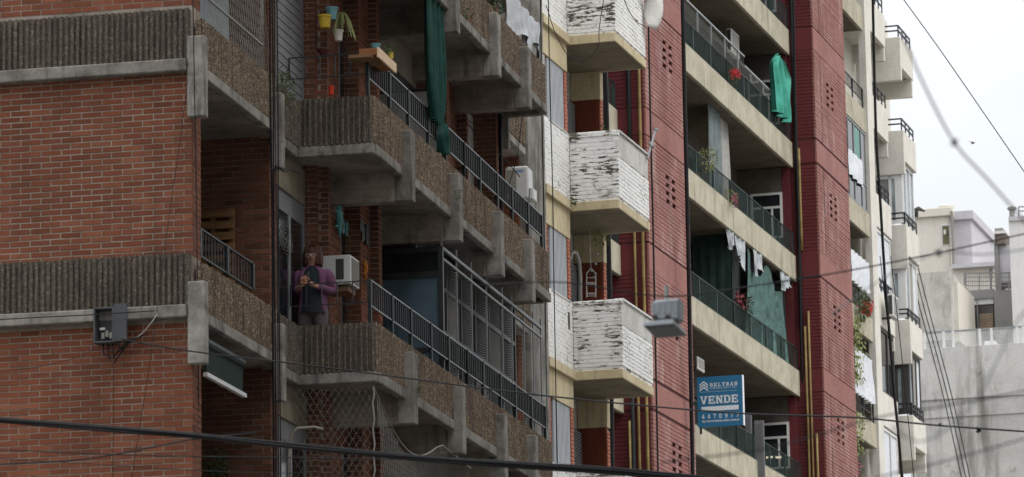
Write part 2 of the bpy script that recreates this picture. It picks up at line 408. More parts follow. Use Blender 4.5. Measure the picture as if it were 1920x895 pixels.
def railing(parent, fr, path, zb, zt, mat, spacing=.11, post=1.25, bar=.014, pw=.045, topmat=None, foot=None, name='railing', rail=.03):
    pts = [fr.w(a, b, 0) for a, b in path]; Z = lambda p, z: Vector((p.x, p.y, z))
    r = MB(); q = MB(); posts = []
    for a, b in zip(pts, pts[1:]):
        r.bar(Z(a, zt), Z(b, zt), rail, rail * .6); r.bar(Z(a, zb), Z(b, zb), rail, rail * .6)
        L = (b - a).length; n = max(1, round(L / spacing)); m = max(1, round(L / post)); pi = {round(i * n / m) for i in range(m + 1)}
        for i in range(n + 1):
            p = a + (b - a) * (i / n)
            if i in pi: posts.append(p)
            elif spacing < 5: q.bar(Z(p, zb), Z(p, zt), bar)
    ro = r.build(name, topmat or mat, parent)
    if q.v: q.build('baluster', mat, ro, kind='stuff')
    for p in posts: MB().bar(Z(p, foot if foot is not None else zb), Z(p, zt), pw).build('post', mat, ro)
    return ro
def leaf_blob(mb, c, rad, n, size, droop=0.3):
    c = Vector(c)
    for _ in range(n):
        d = Vector((random.gauss(0, 1), random.gauss(0, 1), random.gauss(0, 1))).normalized(); p = c + Vector((d.x * rad[0], d.y * rad[1], d.z * rad[2])) * random.random() ** .4
        d.z -= droop; mb.leaf(p, d + Vector((random.uniform(-.4, .4), random.uniform(-.4, .4), random.uniform(-.3, .3))), size * random.uniform(.6, 1.3), size * random.uniform(.3, .5))
def drape(mb, fr, ax, c, a0, a1, ztop, zbot, folds=5, amp=.05, nz=14, na=40, gather=None, seed=0):
    """hanging cloth; ax 'N': runs along s at n=c ; ax 'S': runs along n at s=c; ztop/zbot numbers or functions of u"""
    rnd = random.Random(seed); ph = [rnd.uniform(0, 6.28) for _ in range(4)]; rows = []
    for k in range(nz):
        v = k / (nz - 1); row = []
        for i in range(na):
            u = i / (na - 1); g = gather(v) if gather else 1.0; uu = .5 + (u - .5) * g
            zt = ztop(u) if callable(ztop) else ztop; zb = zbot(u) if callable(zbot) else zbot
            off = amp * (math.sin(folds * 6.28 * u + ph[0] + .8 * v) + .5 * math.sin(folds * 2.3 * 6.28 * u + ph[1] - v) + .3 * math.sin(5 * v + ph[2] + 3 * u)) * (.5 + .5 * v)
            a = a0 + (a1 - a0) * uu + amp * .3 * math.sin(9 * v + ph[3] + 5 * u); z = zt + (zb - zt) * v
            row.append(fr.w(a, c + off, z) if ax == 'N' else fr.w(c + off, a, z))
        rows.append(row)
    mb.grid(rows)

# ================================================================== 1. corner brick building (left)
lb = thing('brick_building', 'corner apartment building of red brick with ribbed pebble concrete balconies, at the left', 'building', LB.w(0, -1, 0))
Z0 = {4: 17.89, 3: 15.13, 2: 12.37, 1: 9.61, 0: 6.85}
# side wall: mortar core, bricks one by one
MB().box(LB, .005, .34, -9, -.005, 0, 19).build('wall', M['mortar'], lb)
spans = [(5.0, 9.6), (10.32, 12.46), (13.10, 15.2)]
full = []; rest = MB()
for z0, z1 in spans:
    for l, h, zl, zh, ok in brick_rects(-7.5, -.002, z0, z1, .02):
        vis = ok and l > -2.22 and 7.85 < zl < 13.3
        (full.append((l, h, zl, zh)) if vis else rest.box(LB, random.uniform(-.003, .003), .03, l, h, zl, zh))
random.shuffle(full); full.sort(key=lambda r: abs(r[2] - 11.0) > 1.6)
w_, h_ = BL - JT, ROWH - JT
bx = []
for y, i in ((.03, 0), (0.003, 0), (0, .003)):
    bx += [(-w_ / 2 + i, y, -h_ / 2 + i), (w_ / 2 - i, y, -h_ / 2 + i), (w_ / 2 - i, y, h_ / 2 - i), (-w_ / 2 + i, y, h_ / 2 - i)]
bme = bpy.data.meshes.new('brick'); bme.from_pydata(bx, [], [(8, 9, 10, 11)] + [(a + k, a + (k + 1) % 4, a + 4 + (k + 1) % 4, a + 4 + k) for a in (0, 4) for k in range(4)])
bme.materials.append(M['brick'])
for i, (l, h, zl, zh) in enumerate(full):
    if i < 299:
        o = bpy.data.objects.new('brick', bme); COL.objects.link(o); o.parent = lb
        o.location = LB.w(random.uniform(-.003, .003), (l + h) / 2, (zl + zh) / 2) - WORLD[lb.name]
        o.rotation_euler = (random.gauss(0, .006), random.gauss(0, .004), -LB.th + random.gauss(0, .006)); WORLD[o.name] = WORLD[lb.name]
    else: rest.box(LB, random.uniform(-.003, .003), .03, l, h, zl, zh)
for z0, z1 in spans: bricks_to(rest, LB, 'N', 0, .004, .335, z0, z1, .05)
rest.build('brick', M['brick'], lb, kind='stuff')
# concrete bands on the side wall
for lv in (1, 2):
    dz = Z0[lv] - 9.61
    rb = MB(); ribbed(rb, LB, [(-.05, -9), (-.05, -.0)][0:0] or [(-.045, -7.5), (-.045, -.015)], 9.745 + dz, 10.335 + dz); rb.build('parapet_band', M['aggr_dark'], lb)
    e = MB(); P = [(-3.4, 0)]
    e.box(LB, -.15, .0, -7.5, -.035, 9.605 + dz, 9.745 + dz); e.build('ledge', M['conc'], lb, bevel=.012)
# loggia at the corner
inner = MB(); core = MB(); infr = MB()
core.box(LB, 3.20, 3.50, -3, -.01, 3, 17); bricks_to(inner, LB, 'S', 3.19, -1.3, -.002, 6.9, 15, .03); bricks_to(inner, LB, 'N', 0, 3.194, 3.5, 6.9, 15)
core.box(LB, .3, 3.3, -2.2, -2.0, 3, 17)
for lv in (0, 1, 2, 3):
    z = Z0[lv] - .035
    bal = MB().box(LB, .345, 3.185, -2.0, .02, z, z + .11).build('balcony', M['soffit'], lb)
    MB().box(LB, .05, 3.13, .0201, .115, z - .002, z + .125).build('ledge', M['conc_pier'], bal, bevel=.01)
    p = MB(); ribbed(p, LB, [(.06, .095), (3.1, .095)], z + .125, z + .66, thick=.07, amp=.02); p.build('parapet', M['aggr'], bal)
    MB().box(LB, -.10, .045, -.03, .172, z - .485, z + .43).build('bracket', M['conc_pier'], bal, bevel=.012)
    MB().box(LB, 2.93, 3.06, .10, .232, z - .45, z + .46).build('bracket', M['conc_pier'], bal, bevel=.012)
railing(lb, LB, [(.34, -.02), (2.5, -.02)], 10.37, 10.68, M['dark_metal'], .12, 1.0, .013, .05)
# sawtooth facade wall behind the long balcony
chain = [(3.5, -.02), (4.817, -.02), (4.817, .147), (4.945, .147), (4.945, .261), (5.048, .261), (5.048, .111), (6.345, .111), (6.345, .31), (6.842, .31), (6.842, .42), (7.011, .42), (7.011, 0),
         (10.79, 0), (10.79, .42), (10.96, .42), (10.96, .31), (11.46, .31), (11.46, .111), (12.75, .111), (12.75, .261), (12.86, .261), (12.86, .147), (12.98, .147), (12.98, -.02), (14.28, -.02), (14.28, .35), (14.6, .35), (14.6, .0)]
OPEN = {(3.5, 4.817): 'shut', (12.98, 14.28): 'panel', (7.011, 10.79): 'glass', (6.077, 6.345): 'slot'}
core.prism(LB, [(3.5, -1.5)] + [(a + .006, b - .006) for a, b in chain] + [(14.6, -1.5)], 3, 17.5)
for (a, b), (c, d) in zip(chain, chain[1:]):
    if abs(a - c) < 1e-6 and d > b: bricks_to(inner, LB, 'S', a, b + .002, d, 6.9, 17, .05)
    elif abs(b - d) < 1e-6 and (a, c) not in OPEN: bricks_to(infr, LB, 'N', b, a + .004, c - .004, 6.9, 17, .09)
core.build('wall_core', M['mortar'], lb)
inner.build('brick', M['brick_in'], lb, kind='stuff'); infr.build('brick', M['brick'], lb, kind='stuff')
for lv in (0, 1, 2, 3):
    z = Z0[lv]
    # lintel, roller shutter and glazed door by the corner loggia
    MB().box(LB, 3.53, 4.81, -.06, .012, z + 2.20, z + 2.63).build('lintel', M['beige_soffit'], lb, bevel=.01)
    win = MB(); win.box(LB, 3.54, 3.60, -.1, .004, z, z + 2.195); win.box(LB, 4.74, 4.80, -.1, .004, z, z + 2.195); win.box(LB, 3.6, 4.74, -.1, -.01, z + 1.95, z + 2.19)
    wo_ = win.build('window', M['shutter_dk'], lb)
    if lv in (2, 3):
        s_ = MB()
        for i in range(36): s_.box(LB, 3.6, 4.74, -.03, .0 - (.006 if i % 2 else 0), z + .05 + i * .0525, z + .05 + i * .0525 + .046)
        s_.build('roller_shutter', M['shutter_dk'], wo_, kind='stuff')
    else:
        MB().box(LB, 3.6, 4.74, -.05, -.018, z + .02, z + 1.95).build('pane', M['glass'], wo_); MB().box(LB, 4.1, 4.16, -.03, -.003, z + .02, z + 1.95).build('frame', M['grey_metal'], wo_)
        if lv == 1:
            t = MB()
            cxn = 3.98
            for rr in (.17, .13, .09): t.tube([LB.w(cxn + rr * math.cos(k * .3142) * 1.6, -.008, z + 1.62 + rr * math.sin(k * .3142)) for k in range(21)], .006, 4, False)
            for k in range(6): t.bar(LB.w(cxn, -.008, z + 1.62), LB.w(cxn + .27 * math.cos(k * 1.047), -.008, z + 1.62 + .17 * math.sin(k * 1.047)), .006)
            t.build('door_ornament', m_plain('ornament_grey', '#5f5e5a', .6), wo_)
    slot = MB().box(LB, 6.1, 6.34, .09, .118, z + .02, z + 2.2).build('window', M['grey_metal'], lb); MB().box(LB, 6.13, 6.31, .1, .124, z + .05, z + 2.12).build('pane', M['glass'], slot)
    g = MB().box(LB, 7.1, 10.7, -.06, -.002, z, z + 2.25).build('window', M['dark_metal'], lb)
    for k in range(3): MB().box(LB, 7.18 + k * 1.19, 8.25 + k * 1.19, -.03, .006, z + .05, z + 2.15).build('pane', M['glass'], g)
    MB().box(LB, 12.99, 14.27, -.06, .02, z + 1.55, z + 2.63).build('lintel', M['plaster'], lb, bevel=.01)
    MB().box(LB, 12.99, 14.27, -.06, -.01, z, z + 1.54).build('door', M['glass'], lb)
# long balcony: slab, ribbed parapet, brackets and cross beams
for lv in (0, 1, 2, 3, 4):
    z = Z0[lv]
    bal = MB().prism(LB, [(3.14, -.1), (14.6, -.1), (14.6, .98), (4.13, .98), (4.13, .04), (3.14, .04)], z - .062, z - .01).build('balcony', M['soffit'], lb)
    e = MB(); e.box(LB, 3.14, 4.02, .0401, .13, z - .132, z); e.box(LB, 4.02, 4.1299, .04, 1.06 - .0, z - .13, z - .001)
    e.box(LB, 4.13, 14.45, .981, 1.085, z - .131, z); e.box(LB, 14.4, 14.52, .05, .98, z - .13, z - .001)
    e.build('ledge', M['conc'], bal, bevel=.012)
    p = MB(); ribbed(p, LB, [(3.08, .1), (4.05, .1)], z, z + .585, thick=.07); ribbed(p, LB, [(4.05, .1), (4.05, 1.05)], z, z + .585); p.build('parapet', M['aggr_dark'], bal)
    p = MB(); ribbed(p, LB, [(4.05, 1.055), (14.4, 1.055)], z, z + .585, amp=.02); p.box(LB, 14.32, 14.4, .1, 1.0, z, z + .57); p.build('parapet', M['aggr'], bal)
    for s in (5.42, 8.07, 10.6, 12.62):
        MB().box(LB, s, s + .2, .975, 1.195, z - .435, z + .45).build('bracket', M['conc_pier'] if s > 10 else M['conc'], bal, bevel=.012)
        MB().box(LB, s + .003, s + .197, -.2, .978, z - .43, z - .0625).build('beam', M['conc_beam'], bal)
    MB().box(LB, 14.45, 14.56, .36, .5, z - .6, z + .35).build('bracket', M['conc_pier'], bal, bevel=.012)
# railings of the long balconies (front, then the short return)
for zt, zb, foot in ((13.50, 13.19, 12.93), (10.72, 10.41, 10.17), (16.27, 15.96, 15.7)):
    railing(lb, LB, [(4.1, .98), (9.3, .98), (14.35, .98)], zb, zt, M['black_green'], .108, .95, .017, .04, M['rail_top'], foot, rail=.024)
    railing(lb, LB, [(4.06, .02), (4.06, .97)], zb + .03, zt - .02, M['dark_metal'], .2, 5, .012, .02, rail=.02)
# glazed partition between the two flats, and the screened gallery of the lower flat
MB().box(LB, 8.08, 8.12, .12, .95, 12.4, 13.93).build('partition', M['plaster'], lb)
MB().box(LB, 8.07, 8.13, .1, .96, 13.93, 13.97).build('partition_rail', M['dark_metal'], lb)
fr_ = MB()
for n0, n1, z0, z1 in ((.08, .13, 9.6, 11.87), (.90, .965, 9.6, 11.87), (.13, .9, 11.80, 11.87), (.13, .9, 11.47, 11.55), (.13, .9, 10.5, 10.56)): fr_.box(LB, 8.05, 8.11, n0, n1, z0, z1)
fo = fr_.build('partition_frame', M['dark_metal'], lb)
MB().box(LB, 8.075, 8.085, .13, .9, 11.55, 11.8).build('pane', M['glass'], fo); MB().box(LB, 8.07, 8.08, .13, .9, 10.56, 11.47).build('pane', M['glass_blue'], fo); MB().box(LB, 8.07, 8.08, .13, .9, 9.6, 10.5).build('pane', M['glass_blue'], fo)
sf = MB(); vs = [LB.onN(x, 560, .955)[0] for x in (830, 857, 884.6, 912.5, 941.6, 959.4, 981.8, 998.5, 1013)]
for s in vs: sf.box(LB, s - .012, s + .012, .94, .96, 9.7, 11.98)
sf.box(LB, vs[0], vs[-1], .93, .97, 11.83, 11.87); sf.box(LB, vs[0], vs[-1], .935, .965, 11.70, 11.73)
so_ = sf.build('screen_frame', m_plain('screen_frame_grey', '#76797a', .5, .1), lb)
sn = MB()
for a, b in zip(vs, vs[1:]):
    for k in range(46):
        z = 10.3 + k * .032; sn.tube([LB.w(a + (b - a) * u, .955, z - .05 * math.sin(math.pi * u)) for u in (0, .25, .5, .75, 1)], .0024, 3, False)
for k in range(10):
    z = 11.85 + k * .03; sn.tube([LB.w(vs[0], .955, z), LB.w(vs[-1], .955, z)], .002, 3, False)
sn.build('screen_wire', M['net_dk'], so_, kind='stuff')
m_shade_pane = m_plain('gallery_shade_pane', '#1f2224', .7, .3, spec=.15); m_blind = m_plain('grey_blind', '#6d6a65', .8, .1)
ig = MB()  # inner glazing added; its dark panes stand in for the gallery's shade
for k in range(8): ig.box(LB, 8.2 + k * .87, 8.25 + k * .87, .52, .58, 9.6, 12.22)
ig.box(LB, 8.2, 14.3, .52, .58, 10.98, 11.08); ig.box(LB, 8.2, 14.3, .52, .58, 11.6, 11.66)
igo = ig.build('gallery_window', M['dark_metal'], lb)
for k in range(7):
    for z0, z1, up in ((9.6, 10.98, 0), (11.08, 11.6, 1), (11.66, 12.22, 2)):
        MB().box(LB, 8.255 + k * .87, 9.065 + k * .87, .545, .555, z0, z1).build('pane', m_blind if (k, up) in ((2, 1), (4, 0), (5, 1)) else m_shade_pane, igo)
wr = MB()
for k in range(3): wr.box(LB, 9.0 + k * 1.9, 9.06 + k * 1.9, .1, .16, 9.6, 11.9)
wr.box(LB, 8.2, 14.2, .1, .16, 11.05, 11.15); wr.build('inner_window_frame', M['dark_metal'], so_)
# second loggia next to the white building
MB().box(LB, 17.55, 18.6, -3, -.012, 3, 17).build('wall', M['mortar'], lb)
q = MB()
for z0, z1 in ((9, 12.33), (13.0, 15.1), (15.76, 17)): bricks_to(q, LB, 'S', 17.53, -.9, -.004, z0, z1, .03)
q.build('brick', M['brick'], lb, kind='stuff')
MB().box(LB, 17.6, 18.65, -.011, .13, 3, 17).build('party_pier', M['conc'], lb)
for lv in (1, 2, 3):
    z = Z0[lv] - .035
    bal = MB().box(LB, 14.62, 17.54, -2, .02, z, z + .11).build('balcony', M['soffit'], lb)
    MB().box(LB, 14.62, 17.5, .0201, .115, z - .002, z + .125).build('ledge', M['conc_pier'], bal, bevel=.01)
    p = MB(); ribbed(p, LB, [(14.65, .095), (17.5, .095)], z + .125, z + .66, thick=.07); p.build('parapet', M['aggr'], bal)
# ================================================================== 2. white painted building
wb = thing('white_building', 'narrow building with flaking white painted brick balconies and beige slabs, in the middle', 'building', WB.w(0, 0, 0))
MB().box(WB, -1.75, 2.3, -6, -.5, 3, 24).build('wall', M['plaster'], wb)
MB().box(WB, -1.9, -1.62, -3, .02, 3, 24).build('party_wall', M['conc'], wb)
WBL = (21.05, 18.21, 15.37, 12.53, 9.69)
for i, z in enumerate(WBL):
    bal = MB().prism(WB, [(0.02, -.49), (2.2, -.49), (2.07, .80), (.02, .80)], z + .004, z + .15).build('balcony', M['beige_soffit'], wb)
    e = MB(); e.box(WB, 0, .03, .01, .83, z, z + .155); e.box(WB, .03, 2.1, .8001, .831, z, z + .154); e.box(WB, 2.07, 2.099, 0, .8, z, z + .153)
    e.box(WB, -1.62, -.0005, -.1, .05, z, z + .156); e.build('slab_edge', M['beige'], bal, bevel=.008)
    # brick parapet, joints sunk under the paint
    zt = z + 1.31
    p = MB(); p.box(WB, .022, .1, .0, .81, z + .156, zt - .005); p.box(WB, .1, 2.07, .73, .81, z + .156, zt - .005); po = p.build('parapet', M['white_flake'], bal)
    pb = MB(); bricks_to(pb, WB, 'S', .012, .004, .83, z + .162, zt - .08, .02 + i * .07); pb.build('brick', M['white_flake'], po, kind='stuff')
    hb = zt - .42 if i in (2, 3) else zt - .06
    pf = MB(); bricks_to(pf, WB, 'N', .828, .0125, 2.08, z + .162, hb, .1); pf.build('brick', M['white_wall'], po, kind='stuff')
    if i in (2, 3):
        MB().box(WB, .02, 2.08, .81, .822, hb + .01, zt - .03).build('parapet_panel', M['plaster'], po)
        MB().box(WB, .06, 2.12, .70, .85, zt - .004, zt + .028).build('coping', M['white_metal'] if i == 3 else M['plaster'], po)
    cp_ = MB(); cp_.box(WB, -.0, .12, -.03, .84, zt - .075, zt + (.01 if i % 2 else .02)); cp_.build('coping', M['white_top'], po, bevel=.015)
    # flush wall: white brick, beam, window, orange jamb
    MB().box(WB, -1.62, -.004, -.1, -.006, z + .157, zt).build('wall', M['white_wall'], wb)
    fb = MB(); bricks_to(fb, WB, 'N', 0, -1.61, -.002, z + .16, zt, .06); fb.build('brick', M['white_wall'], wb, kind='stuff')
    MB().box(WB, -1.62, -.0, -.12, -.012, z - .47, z - .0005).build('beam', M['beige'], wb, bevel=.006)
    zl = z - 2.84 + 1.311
    wi = MB().box(WB, -1.25, -.17, -.14, -.06, zl, z - .475).build('window', M['ac_dark'], wb)
    sh = MB()
    for k in range(26): sh.box(WB, -1.22 + k * .0395, -1.22 + k * .0395 + .034, -.06, -.028 - (.008 if k % 2 else 0), zl + .005, z - .48)
    sh.build('shutter', M['shutter'], wi, kind='stuff')
    MB().box(WB, -1.26, -.12, -.11, .01, zl - .03, zl + .004).build('sill', M['plaster'], wi)
    j = MB(); bricks_to(j, WB, 'N', -.02, -.165, -.004, zl, z - .475, .0); bricks_to(j, WB, 'N', -.03, -1.61, -1.36, zl, z - .475, .0); j.build('jamb', M['orange_edge'], wb, kind='stuff')
    MB().box(WB, -1.62, -1.25, -.2, -.07, zl, z - .475).build('jamb_back', M['mortar'], wb)
    lv = MB()
    for k in range(24): lv.box(WB, -1.60, -1.45, -.03, .0, zl + .02 + k * .042, zl + .045 + k * .042)
    if i == 1: lv.build('louvre', M['white_metal'], wb, kind='stuff')
    # recess under the balcony: end wall, louvred door, inner beam
    MB().box(WB, 0.0, .14, -.49, -.2, zl - 1.3, z - .0).build('jamb_back', M['beige'], wb)
    ew = MB().box(WB, 2.02, 2.18, -.49, .0, zl - 1.2, z - .49).build('end_wall', M['orange_tile'], wb)
    g = MB()
    for k in range(11): g.box(WB, 2.006, 2.021, -.485 + k * .0425, -.452 + k * .0425, zl - 1.2, z - .495)
    g.build('tile', M['orange_tile'], ew, kind='stuff'); jb = MB(); bricks_to(jb, WB, 'N', .022, 2.02, 2.2, zl - 1.2, z - .49); jb.build('brick', M['orange_edge'], ew, kind='stuff')
    MB().box(WB, 2.0, 2.2, -.49, .03, z - .488, z + .003).build('beam', M['beige'], wb, bevel=.006)
    d = MB().box(WB, 1.2, 1.95, -.47, -.43, zl - 1.2, z - .55).build('door', M['ac_dark'], wb); q = MB()
    for k in range(48): q.box(WB, 1.24, 1.92, -.43, -.40, zl - 1.2 + k * .045, zl - 1.17 + k * .045)
    q.build('louvre', M['shutter_dk'], d, kind='stuff')
ve = MB().box(WB, -.3, -.2, -.02, .004, 13.35, 13.63)
ve.build('vent', M['ac_dark'], wb)

# ================================================================== 3. red tower building
rbt = thing('red_tower_building', 'tall apartment building of faded red painted brick towers with concrete balcony bays between them', 'building', RB.w(0, 0, 0))
NB = -.63
ZS = [9.15 + 3.01 * k for k in range(9)]      # slab undersides
CH = .0905
def courses(name, mat, fr, ax, c, a0, a1, z0, z1, holes=(), bands=(), gap=.014, dep=.05):
    mb = MB(); k = math.ceil(z0 / CH); bm_ = MB()
    while k * CH < z1:
        zl, zh = k * CH + gap / 2, (k + 1) * CH - gap / 2; k += 1
        if any(b0 - .02 < (zl + zh) / 2 < b1 + .02 for b0, b1 in bands): continue
        cuts = [(a0, a1)]
        for h0, h1, q0, q1 in holes:
            if q0 < (zl + zh) / 2 < q1: cuts = [s for l, h in cuts for s in ((l, min(h, h0)), (max(l, h1), h)) if s[1] - s[0] > .01]
        for l, h in cuts:
            j = random.uniform(-.004, .004)
            if ax == 'N': mb.box(fr, l, h, c - dep, c + j, zl, zh)
            else: mb.box(fr, c + j, c + dep, l, h, zl, zh)
    o = mb.build(name, mat, rbt, kind='stuff')
    return o
def tower(s0, s1, holes_s, nd, shift):
    bands = [(z + .08 + shift, z + .70 + shift) for z in ZS]; holes = []
    core = MB().box(RB, s0 + .03, s1 - .03, -5, -.3, 3, 37)
    for z in ZS:
        for k in range(4):
            for hs_ in holes_s:
                zz = z + 2.02 + shift + k * CH * 1.5; kk = math.floor((z + 2.0 + shift) / CH) + 2 * k
                holes.append((hs_, hs_ + .3, kk * CH, (kk + 1) * CH))
    core.build('wall', M['joint'], rbt)
    # joint backing, with real openings left behind the vents
    bk = MB(); hz = sorted({(h[2], h[3]) for h in holes}); z = 3.0
    for q0, q1 in hz:
        if q0 - .008 - z > .001: bk.box(RB, s0 + .02, s1 - .02, -.3, -.016, z, q0 - .008)
        x = s0 + .02
        for hs_ in sorted(holes_s): bk.box(RB, x, hs_, -.3, -.016, q0 - .008, q1 + .008); x = hs_ + .3
        bk.box(RB, x, s1 - .02, -.3, -.016, q0 - .008, q1 + .008); z = q1 + .008
    bk.box(RB, s0 + .02, s1 - .02, -.3, -.016, z, 37); bk.build('joint', M['joint'], rbt)
    courses('brick_course', M['tower'], RB, 'N', 0, s0, s1, 5, 36, holes, bands)
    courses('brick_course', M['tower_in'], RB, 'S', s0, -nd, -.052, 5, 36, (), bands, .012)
    MB().box(RB, s0 + .012, s0 + .06, -nd, -.05, 3, 37).build('joint', M['joint'], rbt)
    for b0, b1 in bands:
        MB().box(RB, s0 + .004, s1 - .004, -.05, .006, b0 + .01, b1 - .01).build('smooth_band', M['tower_band'], rbt, bevel=.01)
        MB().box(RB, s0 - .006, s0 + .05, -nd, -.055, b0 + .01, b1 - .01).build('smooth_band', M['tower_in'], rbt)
tower(-3.79, 0, (-2.13, -1.58), 5.0, .0)
tower(14.21, 18.25, (15.72, 16.3), 3.0, .03)
MB().box(RB, 14.98, 15.02, -.02, .004, 4, 36).build('expansion_joint', M['joint'], rbt)
def bay(s0, s1, nwall, lv, split=None):
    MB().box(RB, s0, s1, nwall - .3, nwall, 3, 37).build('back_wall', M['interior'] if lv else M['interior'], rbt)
    for z in ZS:
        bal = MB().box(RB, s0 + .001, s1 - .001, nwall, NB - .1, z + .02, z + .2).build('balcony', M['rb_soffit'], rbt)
        c = [s0 + .002, split, s1 - .002] if split else [s0 + .002, s1 - .002]
        for a, b in zip(c, c[1:]): MB().box(RB, a + .006, b - .006, NB - .1, NB, z, z + .68).build('fascia', M['slab'], bal, bevel=.012)
bay(0, 14.2, -2.1, 1, 7.15); bay(18.25, 24.2, -2.2, 0); bay(-9, -3.8, -2.0, 0)
for z in ZS[2:7]:
    railing(rbt, RB, [(.05, NB - .06), (7.1, NB - .06), (14.15, NB - .06)], z + .72, z + 1.28, M['green_metal'], .125, 1.75, .016, .05, None, z + .68)
    railing(rbt, RB, [(-8.5, NB - .06), (-3.85, NB - .06)], z + .72, z + 1.28, M['green_metal'], .125, 1.75, .016, .05, None, z + .68)
for z in ZS[1:7]: railing(rbt, RB, [(18.3, NB - .06), (24.1, NB - .06)], z + .95, z + 1.28, M['dark_metal'], .16, 1.5, .014, .04, None, z + .68)
# end wall of the main bay with a white framed window on each floor
for i, z in enumerate(ZS):
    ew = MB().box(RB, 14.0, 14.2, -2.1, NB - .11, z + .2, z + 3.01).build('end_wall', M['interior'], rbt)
    MB().box(RB, 13.985, 14.0, -.9, NB - .05, z + .69, z + 3.0).build('end_pier', M['tower_in'], rbt)
    wz = z + 1.15; wn_ = MB()
    for n0, n1, q0, q1 in ((-1.74, -1.68, wz, wz + 1.2), (-1.2, -1.15, wz, wz + .8), (-.96, -.9, wz, wz + 1.2), (-1.68, -.96, wz + 1.14, wz + 1.2), (-1.68, -.96, wz + .78, wz + .84), (-1.68, -.96, wz, wz + .05)): wn_.box(RB, 13.95, 14.0, n0, n1, q0, q1)
    wo2 = wn_.build('window', M['white_metal'], rbt); MB().box(RB, 13.975, 13.985, -1.68, -.96, wz + .05, wz + 1.14).build('pane', M['glass'], wo2)
    for a in (1.0, 4.3, 8.3, 11.3):
        dr = MB().box(RB, a, a + 1.7, -2.1, -2.06, z + .2, z + 2.35).build('balcony_door', M['white_metal'] if a in (4.3,) else M['ac_dark'], rbt)
        for k in (0, 1): MB().box(RB, a + .06 + k * .82, a + .82 + k * .82, -2.062, -2.05, z + .3, z + 2.28).build('pane', M['glass'], dr)
# wire glass screen over the rail of the top balcony
sc = MB(); z = ZS[5] - .0
for k in range(9): sc.bar(RB.w(2.7 + k * 1.4, NB - .05, z + 1.28), RB.w(2.7 + k * 1.4, NB - .05, z + 1.80 - (.25 if k > 4 else 0)), .035)
sc.bar(RB.w(.1, NB - .05, z + 1.80), RB.w(9.0, NB - .05, z + 1.80), .04); sc.bar(RB.w(9.0, NB - .05, z + 1.56), RB.w(14.1, NB - .05, z + 1.56), .045)
so3 = sc.build('screen_frame', M['grey_metal'], rbt); wr = MB()
for k in range(60): wr.bar(RB.w(2.5 + k * .19, NB - .05, z + 1.28), RB.w(2.5 + k * .19, NB - .05, z + 1.78 - (.24 if 2.5 + k * .19 > 9 else 0)), .006)
for k in range(8): wr.bar(RB.w(.1, NB - .05, z + 1.32 + k * .06), RB.w(14, NB - .05, z + 1.32 + k * .06 if k < 4 else z + 1.5), .005)
wr.build('screen_wire', M['net_dk'], so3, kind='stuff')
# pipes on the recessed flanks
def pipe(fr, s, n, z0, z1, r, mat, name='pipe'):
    MB().tube([fr.w(s, n, z0 + (z1 - z0) * k / 6) for k in range(7)], r, 8).build(name, mat, rbt, smooth=True)
T1 = -3.79 - .06
pipe(RB, T1, -.12, 5, 36, .035, M['yellow']); pipe(RB, T1, -.30, 5, 20.9, .03, M['yellow']); pipe(RB, T1 + .01, -.36, 20.5, 36, .05, M['dark_metal'], 'drain_pipe'); pipe(RB, T1, -.43, 5, 17.2, .05, M['dark_metal'], 'drain_pipe')
pipe(RB, T1 - .02, -.5, 5, 15.0, .03, M['yellow'])
T2 = 14.21 - .06
pipe(RB, T2, -.46, 22.0, 24.7, .035, M['yellow']); pipe(RB, T2, -.44, 5, 20.0, .03, M['yellow']); pipe(RB, T2, -.34, 5, 20.4, .027, M['yellow']); pipe(RB, T2, -.22, 5, 17.2, .03, M['yellow']); pipe(RB, T2, -.53, 20, 36, .05, M['dark_metal'], 'drain_pipe')

